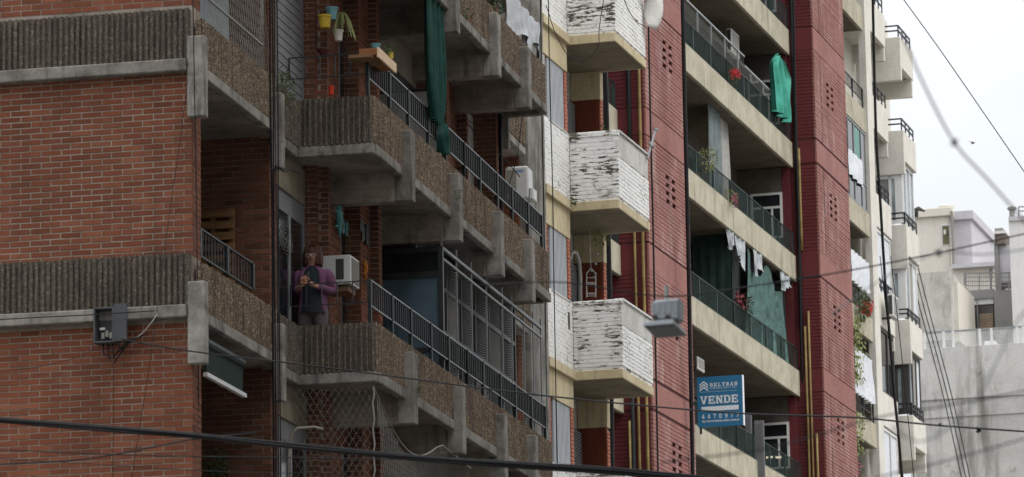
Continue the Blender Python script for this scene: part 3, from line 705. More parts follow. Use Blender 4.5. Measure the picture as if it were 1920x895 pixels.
# ================================================================== 4. cream building with stepped balcony boxes
bb = thing('cream_balcony_building', 'cream concrete building with stepped balcony boxes and thin black rails', 'building', BB.w(0, 0, 0))
MB().box(BB, 0, .75, -.19, 0, 3, 36).build('pilaster', M['bb'], bb)
MB().box(BB, .3, 8, -6, -.9, 3, 31).build('wall', M['bb'], bb)
def brail(parent, pts, zb, zt, name='railing'):
    r = MB(); W_ = [BB.w(a, b, 0) for a, b in pts]
    zb = BB.w(0, 0, zb).z; zt = BB.w(0, 0, zt).z
    for a, b in zip(W_, W_[1:]):
        for z in (zt, (zb + zt) / 2 + .03): r.bar((a.x, a.y, z), (b.x, b.y, z), .04)
        n = max(1, round((b - a).length / .6))
        for k in range(n + 1): p = a + (b - a) * (k / n); r.bar((p.x, p.y, zb), (p.x, p.y, zt), .035)
    r.build(name, M['dark_metal'], parent)
for i in range(6):
    z = 31.69 - 2.72 * i
    b = MB().box(BB, .76, 2.87, -.9, -.002, z + .1, z + .25).build('balcony_box', M['bb'], bb)
    p = MB(); p.box(BB, .76, 2.87, -.12, 0, z, z + .93); p.box(BB, 2.75, 2.868, -.9, -.121, z + .2, z + .92); p.build('parapet', M['bb'], b, bevel=.01)
    if i in (1, 2, 4): MB().box(BB, 2.7, 2.86, -.9, -.02, z - .4, z + .099).build('beam', M['bb'], b)
    if i in (1, 2, 3, 4): brail(b, [(.8, -.05), (2.8, -.05)], z + .93, z + 1.33)
    if i in (3, 5, 4):
        w = MB()
        for a in (.9, 1.85, 2.72): w.box(BB, a, a + .07, -.1, -.04, z - 1.8, z - .02)
        w.box(BB, .97, 2.72, -.1, -.04, z - .1, z - .02); w.box(BB, .97, 2.72, -.1, -.04, z - 1.8, z - 1.72)
        wf = w.build('window', M['white_metal'] if i != 4 else M['ac_dark'], bb)
        for a in (.97, 1.92): MB().box(BB, a, a + .8, -.09, -.07, z - 1.72, z - .1).build('pane', M['cl_white'] if i != 4 else M['glass'], wf)
    # outer stack, standing farther out
    z = 30.75 - 2.66 * i
    b = MB().box(BB, 3.3, 4.95, -.9, .3, z + .42, z + .5).build('balcony_box', M['bb'], bb)
    p = MB(); p.box(BB, 3.17, 3.3, -.9, .36, z, z + 1.24); p.box(BB, 3.3, 5.0, .22, .359, z + .38, z + 1.23); p.box(BB, 4.87, 5.0, -.9, .22, z + .4, z + 1.22); p.build('parapet', M['bb'], b, bevel=.012)
    if i in (1, 5): MB().box(BB, 4.8, 4.96, -.9, .34, z - .12, z + .395).build('beam', M['bb'], b)
    if i < 6: brail(b, [(3.25, -.25), (3.25, .3), (4.95, .3)], z + 1.24, z + 1.24 + (.34 if i != 4 else .3))
    if i in (2, 3, 4):
        q0 = z - 1.36; f = MB(); mt = M['white_metal'] if i < 4 else M['ac_dark']
        for n0, n1 in ((-.62, -.56), (-.12, -.05), (.05, .26)): f.box(BB, 3.24, 3.30, n0, n1, q0, z - .002)
        f.box(BB, 3.24, 3.3, -.56, .05, z - .1, z - .003); f.box(BB, 3.25, 3.31, -.56, .05, q0, q0 + .1)
        for a in (3.31, 3.75, 4.3, 4.85): f.box(BB, a, a + .07, .2, .27, q0, z + .378)
        f.box(BB, 3.31, 4.9, .19, .275, z + .29, z + .377); f.box(BB, 3.31, 4.9, .19, .275, q0, q0 + .07)
        fo2 = f.build('window', mt, bb)
        MB().box(BB, 3.262, 3.27, -.56, -.12, z - .65, z - .1).build('pane', M['far_grey'] if i < 4 else M['glass'], fo2); MB().box(BB, 3.262, 3.27, -.56, -.12, q0 + .1, z - .65).build('pane', M['glass_pale'], fo2); MB().box(BB, 3.262, 3.27, -.05, .05, q0 + .1, z - .1).build('pane', M['glass_pale'], fo2)
        for k, a in enumerate((3.38, 3.82, 4.37)): MB().box(BB, a, a + (.37 if k == 0 else .48), .23, .24, q0 + .07, z + .29).build('pane', (M['glass_pale'], M['ac_grille'], M['cl_white'])[k] if i > 2 else M['glass_pale'], fo2)
aw = MB(); zz = 30.75 - 2.66 * 3 - .12

# ================================================================== 5. buildings beyond
def fbox(mb, x0, y0, x1, y1, s, dep, fr=RB):
    n0, z1 = fr.onS(x0, y0, s); n1, _ = fr.onS(x1, (y0 + y1) / 2, s); _, z0 = fr.onS((x0 + x1) / 2, y1, s)
    mb.box(fr, s, s + dep, n0, n1, z0, z1); return n0, n1, z0, z1
S1, S2, S3 = 62., 84., 96.
base = RB.w(S1, -.5, 0)
cw = thing('stained_wall', 'large bare rendered wall with dark damp stains at the lower right', 'wall', base)
m = MB(); n0, z1 = RB.onS(1700, 657, S1); n1, _ = RB.onS(1960, 657, S1); m.box(RB, S1, S1 + 8, n0, n1, 0, z1); m.build('wall', M['far_conc'], cw)
_, zt = RB.onS(1800, 745, S1); MB().box(RB, S1 - .06, S1 - .001, n0, n1, zt - .05, zt + .02).build('string_course', M['far_conc'], cw)
_, zt = RB.onS(1800, 780, S1); MB().box(RB, S1 - .04, S1 - .001, n0, n1, zt - .03, zt + .02).build('string_course', M['far_conc'], cw)
fe = thing('mesh_fence', 'pale wire mesh fence with posts along the top of the stained wall', 'fence', RB.w(S1 + .2, 0, z1))
_, ft = RB.onS(1830, 616, S1); f = MB(); f.box(RB, S1 + .18, S1 + .24, n0, n1, ft - .04, ft + .02); f.build('rail', M['grey_metal'], fe)
for x in (1732, 1768, 1786, 1836, 1858, 1906, 1918):
    nn = RB.onS(x, 640, S1)[0]; MB().box(RB, S1 + .17, S1 + .25, nn - .05, nn + .05, z1, ft).build('post', M['white_metal'], fe)
q = MB()
for k in range(90):
    nn = n0 + (n1 - n0) * k / 90; q.bar(RB.w(S1 + .21, nn, z1), RB.w(S1 + .21, nn, ft), .014)
for k in range(14): zz_ = z1 + (ft - z1) * k / 14; q.bar(RB.w(S1 + .21, n0, zz_), RB.w(S1 + .21, n1, zz_), .014)
q.build('wire_mesh', M['white_metal'], fe, kind='stuff')
cr2 = thing('cream_rooftop_house', 'cream rooftop block with a small olive window and a lilac grey side', 'building', RB.w(S3, -1, 0))
m = MB(); fbox(m, 1690, 406, 1783, 640, S3, 6); m.build('wall', M['far_cream'], cr2)
m = MB(); fbox(m, 1688, 395, 1785, 407, S3 - .15, 6.3); m.build('cornice', M['far_cream'], cr2, bevel=.02)
m = MB(); fbox(m, 1786, 400, 1823, 560, S3 + .5, 6); m.build('side_wall', M['far_lilac'], cr2)
m = MB(); fbox(m, 1786, 397, 1824, 411, S3 + .35, 6.2); m.build('cornice', M['far_lilac'], cr2)
m = MB(); a = fbox(m, 1764.5, 421, 1781, 460.5, S3 - .03, .1); w = m.build('window', M['white_metal'], cr2)
m = MB(); fbox(m, 1766.5, 424, 1779.5, 458.5, S3 - .05, .05); m.build('pane', m_plain('olive_blind', '#5d5a43', .7), w)
m = MB(); fbox(m, 1769, 431, 1773.5, 439.5, S3 - .06, .02); m.build('paper', M['far_cream'], w)
m = MB(); fbox(m, 1781.5, 396, 1787, 500, S3 - .2, .3); m.build('drain_pipe', M['far_grey'], cr2)
m = MB(); fbox(m, 1782, 500, 1866, 560, S3 - 1, 6); m.build('annex_wall', M['far_cream'], cr2)
m = MB(); fbox(m, 1784, 496, 1866, 501, S3 - 1.3, 6); m.build('annex_roof', M['far_lilac'], cr2)
m = MB(); fbox(m, 1854.5, 504, 1861, 522, S3 - 1.05, .1); m.build('annex_window', M['far_grey'], cr2)
sw = thing('stained_parapet_block', 'mottled grey concrete block with a vertical crack below the cream rooftop block', 'building', RB.w(S2 - 6, -2, 0))
m = MB(); fbox(m, 1700, 514, 1783, 640, S2 - 6, 5); m.build('wall', m_conc('mottled_concrete', '#bdbab3', '#9d9a93', '#716e66', dk=.55, blot=.8), sw)
m = MB(); fbox(m, 1783.2, 528, 1797, 640, S2 - 5, 4); m.build('side_wall', M['far_cream'], sw)
gb = thing('grey_terrace_house', 'grey modern house with a railed terrace, wide window and tall chimney', 'building', RB.w(S2, 0, 0))
m = MB(); fbox(m, 1797, 546, 1803, 640, S2, 4); m.build('wall', M['far_lilac'], gb)
for x0, y0, x1, y1 in ((1805, 545, 1815, 640), (1815, 545, 1863, 560), (1863, 545, 1898, 640)):
    m = MB(); fbox(m, x0, y0, x1, y1, S2 - .02, 4); m.build('wall', M['far_grey'], gb)
m = MB(); fbox(m, 1797, 575, 1866, 640, S2 + .8, .2); m.build('inner_wall', M['far_grey'], gb)
m = MB(); fbox(m, 1815, 562, 1863, 571, S2 + .1, .1); w = m.build('window', M['white_metal'], gb)
m = MB(); fbox(m, 1815, 571, 1863, 620, S2 + .2, .1); m.build('pane', m_glass('window_glass_brown', '#4d4741', .3), w)
m = MB(); fbox(m, 1831, 560, 1834, 640, S2 + .05, .1); m.build('mullion', M['grey_metal'], w)
m = MB()
for k in range(6): fbox(m, 1836, 589 + k * 5, 1862, 592.6 + k * 5, S2 + .15, .05)
m.build('shutter_slats', m_plain('tan_slats', '#8c7b69', .7), w, kind='stuff')
m = MB(); fbox(m, 1863, 455, 1873, 545, S2 + 1, 1.6); ch = m.build('chimney', M['far_grey'], gb)
m = MB(); fbox(m, 1873.2, 461, 1897, 530, S2 + 1.2, 1.6); m.build('chimney_breast', M['far_lilac'], gb)
m = MB(); fbox(m, 1864.5, 437, 1885, 458, S2 + .9, 1.6); m.build('stack', m_plain('sooty_brick', '#6b6059', .9, .3), ch)
m = MB(); fbox(m, 1863.5, 434, 1886, 438, S2 + .8, 1.8); m.build('cap', M['far_white'], ch)
m = MB(); fbox(m, 1865, 428.5, 1880, 434, S2 + 1, 1.2); m.build('cowl', M['far_grey'], ch)
r = MB()
for x in (1808, 1811, 1836, 1858, 1876, 1892): r.bar(RB.w(S2, *RB.onS(x, 545, S2)), RB.w(S2, *RB.onS(x, 512, S2)), .06)
for y in (512, 520, 528, 536): r.bar(RB.w(S2, *RB.onS(1808, y, S2)), RB.w(S2, *RB.onS(1896, y, S2)), .035 if y > 512 else .06)
for k in range(22): r.bar(RB.w(S2, *RB.onS(1812 + k * 4, 545, S2)), RB.w(S2, *RB.onS(1812 + k * 4, 512, S2)), .018)
r.build('terrace_railing', M['far_grey'], gb)
ww = thing('white_end_building', 'plain white building wall with a roof rail at the right edge', 'building', RB.w(S2 - 3, 4, 0))
m = MB(); fbox(m, 1891, 409, 1990, 660, S2 - 3, 8); m.build('wall', M['far_white'], ww)
m = MB(); fbox(m, 1890.5, 407, 1990, 411, S2 - 3.1, 8.2); m.build('coping', M['far_lilac'], ww)
r = MB()
for x in (1910, 1935): r.bar(RB.w(S2 - 2, *RB.onS(x, 408, S2 - 2)), RB.w(S2 - 2, *RB.onS(x, 388, S2 - 2)), .05)
for y in (388, 396): r.bar(RB.w(S2 - 2, *RB.onS(1910, y, S2 - 2)), RB.w(S2 - 2, *RB.onS(1960, y, S2 - 2)), .05)
r.build('roof_rail', M['far_grey'], ww)
# ground
g = MB(); g.add([(-1500, -300, -.15), (1500, -300, -.15), (1500, 2500, -.15), (-1500, 2500, -.15)], [(0, 1, 2, 3)]); o = g.build('ground', m_plain('ground_earth', '#75716a', .95, .2, .2)); o['kind'] = 'structure'
g = MB(); g.box(LB, -60, 160, 1.2, 4.2, -.14, .12); o = g.build('pavement', m_plain('paving', '#98938a', .95, .15)); o['kind'] = 'structure'
g = MB(); g.box(LB, -60, 160, 4.2, 14, -.14, -.02); o = g.build('road', m_plain('asphalt', '#555454', .95, .15)); o['kind'] = 'structure'

# unseen block added across the street to keep sky off the left building
ob = thing('added_shade_block', 'tall rendered apartment block, unseen, added across the street as shade, with rows of dark windows', 'building', LB.w(-5, 17, 0))
MB().box(LB, -45, 24, 17, 27, -.1, 36).build('wall', M['plaster'], ob)
for k in range(12):
    wv = MB(); gv = MB()
    for j in range(18):
        a = -43 + j * 3.7; wv.box(LB, a, a + 1.7, 16.93, 17.0, 1.0 + k * 2.9, 2.6 + k * 2.9); gv.box(LB, a + .08, a + 1.62, 16.9, 16.935, 1.08 + k * 2.9, 2.52 + k * 2.9)
    wo_ = wv.build('window', M['grey_metal'], ob, kind='stuff'); gv.build('pane', M['glass'], wo_, kind='stuff')
# ================================================================== 6. things on the balconies
def P_N(fr, x, y, n): s, z = fr.onN(x, y, n); return fr.w(s, n, z)
def P_S(fr, x, y, s): n, z = fr.onS(x, y, s); return fr.w(s, n, z)
# corner loggias
net0 = thing('safety_net', 'thin white net stretched over the corner loggia at the top left', 'net', LB.w(1.4, .06, 12.95))
r = MB(); r.bar(LB.w(.25, .06, 12.98), LB.w(2.7, .06, 12.98), .02); r.bar(LB.w(.25, .06, 13.32), LB.w(2.7, .06, 13.32), .02); r.build('edge_rope', M['net'], net0)
q = MB()
for k in range(34):
    a = .3 + k * .075
    q.bar(LB.w(a, .06, 12.98), LB.w(min(a + .32, 2.75), .06, 14.1), .004); q.bar(LB.w(a + .3, .06, 12.98), LB.w(max(a - .02, .25), .06, 14.1), .004)
q.build('mesh', M['net'], net0, kind='stuff')
MB().box(LB, .3, 2.4, -.3, -.26, 12.5, 14.6).build('enclosure_pane', m_glass('enclosure_glass', '#5f6d73', .3), lb)
pal = thing('wooden_pallet', 'weathered wooden pallet leaning upright inside the corner loggia', 'pallet', LB.w(3.05, -.55, 9.7))
n0, zt = LB.onS(379, 393, 3.08); n1, zb = LB.onS(439, 560, 3.08)
for k in range(9): MB().box(LB, 3.06, 3.09, n0 - .2, n1, zt - .11 - k * .135, zt - .02 - k * .135).build('slat', M['wood'], pal)
for n_ in (n1 - .06, n0 + .1): MB().box(LB, 3.09, 3.16, n_, n_ + .05, zb, zt).build('bearer', M['wood'], pal)
aw_ = thing('rolled_awning', 'dark green roller awning with a white lower bar under the corner loggia slab', 'awning', LB.w(1, .0, 9.3))
(a0, az), (a1, az1) = LB.onN(384, 675, .02), LB.onN(458, 724, .02)
MB().box(LB, a0, a1, 0, .05, 9.03, 9.075).build('bottom_bar', M['white_metal'], aw_); MB().box(LB, a0 + .03, a1 - .1, .01, .03, 9.075, 9.4).build('fabric', m_cloth('awning_green', '#1d2d28'), aw_)
MB().tube([LB.w(a0, .02, 9.42), LB.w(a1 - .08, .02, 9.42)], .05, 8).build('roller', M['green_metal'], aw_)
sh = thing('potted_shrub', 'dark round shrub in the lowest corner loggia', 'plant', P_S(LB, 406, 895, 2.6))
c = P_S(LB, 406, 872, 2.6); mb = MB(); leaf_blob(mb, c, (.13, .13, .18), 260, .06); mb.build('foliage', M['leaf_dark'], sh); MB().lathe(c - Vector((0, 0, .5)), [(.09, 0), (.13, .3)], 10).build('pot', M['ac_dark'], sh)
# meter box
n0, z1 = LB.onS(175, 577, -.3); n1, z0 = LB.onS(226, 641, -.3)
eb = thing('meter_box', 'open grey metal meter box with loose wires on the brick side wall', 'electrical box', LB.w(-.2, (n0 + n1) / 2, z0))
m = MB(); m.box(LB, -.13, -.115, n0, n1 - .08, z0, z1); m.box(LB, -.3, -.13, n0, n0 + .02, z0, z1); m.box(LB, -.3, -.13, n1 - .10, n1 - .08, z0, z1); m.box(LB, -.3, -.13, n0 + .02, n1 - .1, z1 - .02, z1); m.box(LB, -.3, -.13, n0 + .02, n1 - .1, z0, z0 + .02)
m.build('case', m_plain('box_grey', '#4a4c4e', .6, .2), eb, bevel=.004)
MB().hexa([LB.w(s, n, z) for z in (z0 + .01, z1 + .03) for s, n in ((-.3, n1 - .08), (-.31, n1 + .07), (-.295, n1 + .075), (-.285, n1 - .08))]).build('door', m_plain('box_door', '#45474a', .6, .2), eb)
m = MB()
for k in range(4): m.box(LB, -.2, -.13, n0 + .06 + k * .045, n0 + .095 + k * .045, z0 + .06 + .02 * (k % 2), z0 + .13 + .02 * (k % 2))
m.build('terminal', M['ac_grille'], eb); MB().box(LB, -.2, -.13, n0 + .04, n0 + .1, z0 + .16, z0 + .185).build('fuse_label', M['white_metal'], eb)
m = MB()
for i, (dx, dz) in enumerate(((.0, -.16), (.05, -.22), (.1, -.19), (.16, -.1))):
    m.tube([LB.w(-.2, n0 + .08 + dx, z0 + .06), LB.w(-.22, n0 + .09 + dx * 1.2, z0 + dz * .7), LB.w(-.2, n1 - .12 + dx * .3, z0 + dz), LB.w(-.14, n1 + .02 + dx * .4, z0 + .03), LB.w(-.12, n1 + .1 + dx, z0 + .05 + dx * .4)], .008, 5)
m.build('wire', M['cable'], eb, smooth=True)
# upper balcony: hanging pots, shelf, plants
def pot(label, x, y, fr, s, rt, rbm, h, mat, group=None, plant=None, size=.06, cnt=40, hang=True, name='flower_pot'):
    n, z = fr.onS(x, y, s); c = fr.w(s, n, z); t = thing(name, label, 'flower pot', c - Vector((0, 0, h / 2)), group)
    MB().lathe(c - Vector((0, 0, h / 2)), [(rbm, 0), (rt * .96, h * .85), (rt * 1.08, h * .86), (rt * 1.08, h), (rt * .9, h), (rt * .85, h * .9)], 16).build('pot', mat, t, smooth=False)
    if hang: MB().tube([c + Vector((0, .12, h * .45)), c + Vector((0, rt * 1.1, h * .42)), c + Vector((0, rt * 1.1, h * .3))], .006, 5).build('hook', M['dark_metal'], t)
    if plant:
        mb = MB()
        if plant == 'spider':
            for _ in range(cnt):
                a = random.uniform(0, 6.28); l = random.uniform(.15, .34); p0 = c + Vector((.05, 0, h * .5 + .16)); d = Vector((math.cos(a), math.sin(a), 0))
                pts = [p0 + d * (l * .55 * u) + Vector((0, 0, .09 * math.sin(min(1, u * 1.6) * 2.2) - l * 1.1 * u * u)) for u in (0, .3, .6, 1)]
                for p, q in zip(pts, pts[1:]): mb.add([p + Vector((.006, 0, 0)), p - Vector((.006, 0, 0)), q - Vector((.004, 0, 0)), q + Vector((.004, 0, 0))], [(0, 1, 2, 3)])
        else: leaf_blob(mb, c + Vector((0, 0, h * .5 + size * 1.2)), (size * 1.6, size * 1.6, size * 1.4), cnt, size)
        mb.build('leaves', M['leaf_pale'] if plant == 'spider' else M[plant], t)
    return t
G = 'pots hung on the brick pier'
pot('pale blue pot hung highest on the brick pier behind the yellow one', 622, 26, LB, 4.85, .075, .055, .15, m_plain('pot_blue', '#7fb3bd', .5, .1), G)
pot('yellow metal pot hung on the brick pier of the upper balcony', 609, 41, LB, 4.62, .08, .062, .155, m_plain('pot_yellow', '#d2b13c', .45, .1), G, 'leaf_dark', .03, 24)
pot('white pot with a trailing spider plant hung on the brick pier', 634, 67, LB, 4.9, .062, .045, .135, m_plain('pot_white', '#c9c4b6', .6, .1), G, 'spider', .1, 34)
pot('dark red bowl pot hung lowest on the brick pier', 607, 100, LB, 4.75, .078, .04, .085, m_plain('pot_brown', '#4c2622', .6, .1), G)
pot('bright red plastic pot standing behind the upper balcony rail', 621, 170, LB, 4.5, .034, .028, .11, m_plain('pot_red', '#c2391f', .4, .08), None, 'leaf_dark', .025, 16, False)
pn1 = LB.onS(711, 100, 3.9)[0]; pse = LB.onN(743, 125, pn1)[0]; pz = LB.onS(690, 104, 3.9)[1]
sp_ = thing('wooden_shelf', 'orange wooden plank shelf set across the corner of the upper railing', 'shelf', LB.w(4.5, .9, pz))
MB().box(LB, 3.9, pse, pn1 - .25, pn1 - .025, pz, pz + .085).build('plank', M['wood_new'], sp_, bevel=.004)
MB().box(LB, 3.89, pse + .01, pn1 - .0249, pn1, pz - .03, pz + .088).build('edge_board', M['wood_pale'], sp_)
MB().box(LB, 3.82, 4.3, pn1 - .36, pn1 - .08, pz - .04, pz - .001).build('lower_board', M['wood'], sp_)
pot('small turquoise bowl on the end of the wooden shelf', 704, 87, LB, 4.1, .06, .045, .05, m_plain('bowl_blue', '#5d98a6', .4, .1), None, None, 0, 0, False, 'bowl')
pot('small yellow pot with a bushy green plant on the wooden shelf', 733, 105, LB, 5.2, .036, .028, .075, m_plain('pot_lemon', '#c8b24a', .5, .1), None, 'leaf', .045, 60, False)
fern = thing('trailing_fern', 'feathery green plant trailing over the ribbed parapet beside the cables', 'plant', P_N(LB, 535, 190, .12))
mb = MB()
for _ in range(240):
    x = random.gauss(536, 9); y = random.uniform(135, 192) + (x - 536) * .6
    mb.leaf(P_N(LB, x, y, random.uniform(.02, .2)), (random.uniform(-.5, .5), random.uniform(-.5, .5), random.uniform(-1, .6)), random.uniform(.05, .11), .014)
mb.build('foliage', M['leaf'], fern)
# hanging green curtain of the upper balcony
sc0 = LB.onN(815, 150, 1.03)[0]; zt = LB.onN(815, -8, 1.03)[1]; zk = LB.onN(828, 240, 1.03)[1]; ze = LB.onN(832, 290, 1.03)[1]
cu = thing('green_curtain', 'dark green fabric curtain hanging full height and knotted at the upper railing', 'curtain', LB.w(sc0, 1.03, zt))
mb = MB(); drape(mb, LB, 'N', 1.03, sc0 - .50, sc0 + .52, zt, zk, 4, .045, 18, 44, lambda v: 1.0 - .42 * v ** 3, 3); mb.build('panel', M['cl_green'], cu, smooth=True)
mb = MB(); drape(mb, LB, 'N', 1.06, sc0 + .12, sc0 + .62, zk + .06, ze, 3, .05, 12, 26, lambda v: .55 + .45 * math.sin(3.0 * v), 5); mb.build('knotted_end', M['cl_green'], cu, smooth=True)
# laundry on the top rail
for i, (x0, x1, y0, dz, lab) in enumerate(((946, 984, 4, .80, 'long white sheet hung over the topmost railing'), (979, 1006, 34, .62, 'smaller white cloth hung beside the long sheet on the topmost railing'))):
    s0 = LB.onN(x0, y0, 1.0)[0]; s1 = LB.onN(x1, y0 + 40, 1.0)[0]
    mb = MB(); drape(mb, LB, 'N', 1.02, s0, s1, 16.285, lambda u, d=dz: 16.28 - d * (.75 + .25 * math.sin(5 * u + 1)), 3, .05, 14, 30, None, 11 + i)
    single(mb, 'laundry', M['cl_white'], lab, 'laundry', LB.w(s0, 1.0, 16.2), 'white laundry on the top rail', smooth=True)
s0 = LB.onN(935, 20, 1.0)[0]; bu = thing('balcony_plant', 'small green bush on the topmost balcony beside the laundry', 'plant', LB.w(s0, 1.0, 15.9)); mb = MB(); leaf_blob(mb, P_N(LB, 921, 10, 1.0), (.16, .2, .14), 220, .07); mb.build('foliage', M['leaf'], bu)
mb = MB(); fl = thing('balcony_flower', 'tiny pink flowered weed growing on the concrete ledge near the top', 'plant', P_N(LB, 878, 28, 1.1)); leaf_blob(mb, P_N(LB, 874, 27, 1.1), (.08, .12, .06), 70, .04); mb.build('foliage', M['leaf'], fl)
mb = MB(); leaf_blob(mb, P_N(LB, 882, 31, 1.12), (.03, .05, .03), 14, .03); mb.build('petals', M['petal_pink'], fl)
for x, y, lab in ((857, 365, 'moss tuft growing on the second concrete bracket'), (783, 727, 'moss tuft growing on the bracket above the safety net')):
    mb = MB(); n = 1.2; leaf_blob(mb, P_N(LB, x, y, n), (.05, .06, .08), 90, .03); single(mb, 'moss_tuft', M['leaf'], lab, 'plant', P_N(LB, x, y, n))
# window air conditioner through the wall
ac = thing('window_air_conditioner', 'white box air conditioner sticking out of the wall behind the woman', 'air conditioner', LB.w(5.1, .3, 10.8))
b = MB().box(LB, 4.9, 5.33, .1, .545, 10.84, 11.2).build('case', M['ac_white'], ac, bevel=.01)
MB().box(LB, 4.893, 4.9, .36, .46, 10.9, 11.15).build('side_grille', M['ac_dark'], ac); g = MB().box(LB, 4.94, 5.29, .545, .55, 10.87, 11.17).build('front_grille', M['ac_grille'], ac)
f = MB()
for k in range(14): f.box(LB, 4.95, 5.28, .55, .556, 10.88 + k * .021, 10.89 + k * .021)
f.build('fin', M['ac_grille'], g, kind='stuff'); MB().box(LB, 4.95, 5.3, .1, .5, 10.76, 10.82).build('bracket', M['wood'], ac)
# split condenser in the far loggia
ac = thing('split_condenser', 'white split air conditioner condenser with a blue badge in the loggia beside the white building', 'air conditioner', LB.w(17.3, -.3, 11))
sA = 17.0; n0, z1 = LB.onS(947, 313, sA); n1, z0 = LB.onS(991, 372, sA)
MB().box(LB, sA, sA + .34, n0, n1, z0, z1).build('case', M['ac_white'], ac, bevel=.025)
MB().box(LB, sA - .006, sA, n0 + .02, n0 + .17, z0 + .06, z1 - .06).build('fan_grille', M['ac_grille'], ac)
MB().box(LB, sA + .02, sA + .3, n1, n1 + .07, z0 - .02, z0 + .18).build('valve_cover', M['ac_white'], ac, bevel=.02); MB().box(LB, sA - .004, sA, n1 - .2, n1 - .07, z1 - .1, z1 - .06).build('badge', m_plain('badge_blue', '#7d97bd', .4, .05), ac)
MB().box(LB, sA, sA + .5, n0 + .05, n0 + .1, z0 - .1, z0 - .001).build('support', M['dark_metal'], ac)
# wall ornaments
def lizard(label, x, y, n, mat, k=1.0, cat='wall ornament', wings=False):
    s, z = LB.onN(x, y, n); w = lambda a, b: LB.w(s + a * k, n + .012, z + b * k); mb = MB()
    if wings:
        for sg in (-1, 1): mb.add([w(0, .06), w(sg * .26, .2), w(sg * .32, .02), w(sg * .18, -.02), w(sg * .24, -.16), w(0, -.08)], [(0, 1, 2, 3, 4, 5)] if sg > 0 else [(5, 4, 3, 2, 1, 0)])
        mb.bar(w(0, .14), w(0, -.15), .035 * k)
    else:
        mb.tube([w(0, .2), w(.0, .12), w(.03, 0), w(-.02, -.12), w(.06, -.26)], [.03 * k, .05 * k, .055 * k, .035 * k, .006], 6)
        for a, b, c_, d in ((.03, .08, .22, .14), (-.03, .08, -.22, .1), (.02, -.08, .2, -.16), (-.02, -.08, -.2, -.14)): mb.bar(w(a, b), w(c_, d), .022 * k)
    single(mb, 'wall_ornament', mat, label, cat, LB.w(s, n, z), 'animal ornaments on the brick piers')
teal = m_plain('ornament_teal', '#4f8f8f', .5, .15)
lizard('pale teal lizard ornament high on the brick pier', 634, 412, .26, teal, .85)
lizard('teal butterfly ornament beside the lizard on the brick pier', 646, 428, .2, m_plain('ornament_sea', '#2e6a6c', .5, .15), .6, wings=True)
lizard('large black butterfly ornament on the second brick pier', 684, 440, .32, M['dark_metal'], .9, wings=True)
lizard('orange lizard ornament low on the second brick pier', 683, 505, .32, m_plain('ornament_orange', '#c47a1f', .5, .1), .55)
# bent conduit, safety net of the lowest flat
sN = 4.02; q = MB(); q.tube([P_S(LB, 540, 900, 3.7), P_S(LB, 542, 850, 3.7), P_S(LB, 546, 815, 3.7), P_S(LB, 558, 803, 3.7), P_S(LB, 590, 801, 3.7), P_S(LB, 605, 805, 3.7)], .017, 8)
single(q, 'bent_conduit', m_plain('conduit_grey', '#918d82', .6, .15), 'bent white conduit pipe rising behind the lowest safety net', 'pipe', P_S(LB, 540, 900, 3.7), smooth=True)
sn_ = thing('balcony_net', 'diamond mesh safety net hung below the lower balcony slab at the bottom', 'net', LB.w(4, 1, 8))
q = MB(); nx0, nx1 = .05, 1.02; zt_, zb_ = 9.42, 7.4
st = .085
for k in range(-26, 14):
    for sg in (1, -1):
        pts = []
        for i in range(25):
            z = zt_ - (zt_ - zb_) * i / 24; n = nx0 + (k * st if sg > 0 else 12 * st - k * st) + sg * (zt_ - z) * .62
            if nx0 <= n <= nx1: pts.append(LB.w(sN + .03 * math.sin(n * 7 + z * 3), n, z))
        if len(pts) > 1: q.tube(pts, .0019, 3, False)
# street side of the net
sE = LB.onN(880, 800, 1.04)[0]
for k in range(-30, 62):
    for sg in (1, -1):
        pts = []
        for i in range(25):
            z = 9.35 - 1.95 * i / 24; s = sN + (k * st * 1.1 if sg > 0 else (sE - sN) - k * st * 1.1) + sg * (9.35 - z) * .62; u = (s - sN) / (sE - sN)
            if 0 <= u <= 1 and z < 9.38 - .42 * math.sin(math.pi * min(1, u * 1.5)) - .25 * u: pts.append(LB.w(s, 1.04 - .06 * math.sin(4 * u + z * 2), z))
        if len(pts) > 1: q.tube(pts, .0019, 3, False)
q.build('mesh', M['net'], sn_, kind='stuff')
q = MB(); q.tube([LB.w(sN, 1.03 + .012 * math.sin(k * 2.1), 9.42 - k * .1) for k in range(21)], .011, 5)
q.tube([LB.w(sN + (sE - sN) * u, 1.05, 9.38 - .42 * math.sin(math.pi * min(1, u * 1.5)) - .25 * u) for u in [k / 16 for k in range(17)]], .008, 5); q.build('edge_rope', M['net'], sn_)

# ------------------------------------------------------------------ the woman with the phone
def skin_mesh(verts, edges, radii, levels=2):
    me = bpy.data.meshes.new('skin_tmp'); me.from_pydata(verts, edges, []); o = bpy.data.objects.new('skin_tmp', me); COL.objects.link(o)
    sk = o.modifiers.new('skin', 'SKIN'); sk.use_smooth_shade = True; ss = o.modifiers.new('sub', 'SUBSURF'); ss.levels = ss.render_levels = levels
    for i, d in enumerate(me.skin_vertices[0].data): d.radius = radii[i] if isinstance(radii[i], tuple) else (radii[i], radii[i]); d.use_root = (i == 0)
    dg = bpy.context.evaluated_depsgraph_get(); dg.update(); ev = o.evaluated_get(dg); out = bpy.data.meshes.new_from_object(ev)
    v = [tuple(x.co) for x in out.vertices]; f = [tuple(p.vertices) for p in out.polygons]
    bpy.data.objects.remove(o); bpy.data.meshes.remove(me); bpy.data.meshes.remove(out); return v, f
FEET = LB.w(4.45, .19, 9.60); HT = LB.onS(575, 461, 4.45)[1]; K = (HT - 9.60) / 1.60
rotm = Matrix.Rotation(-.16, 3, 'Z')
def TW(p): return FEET + rotm @ (Vector(p) * K)
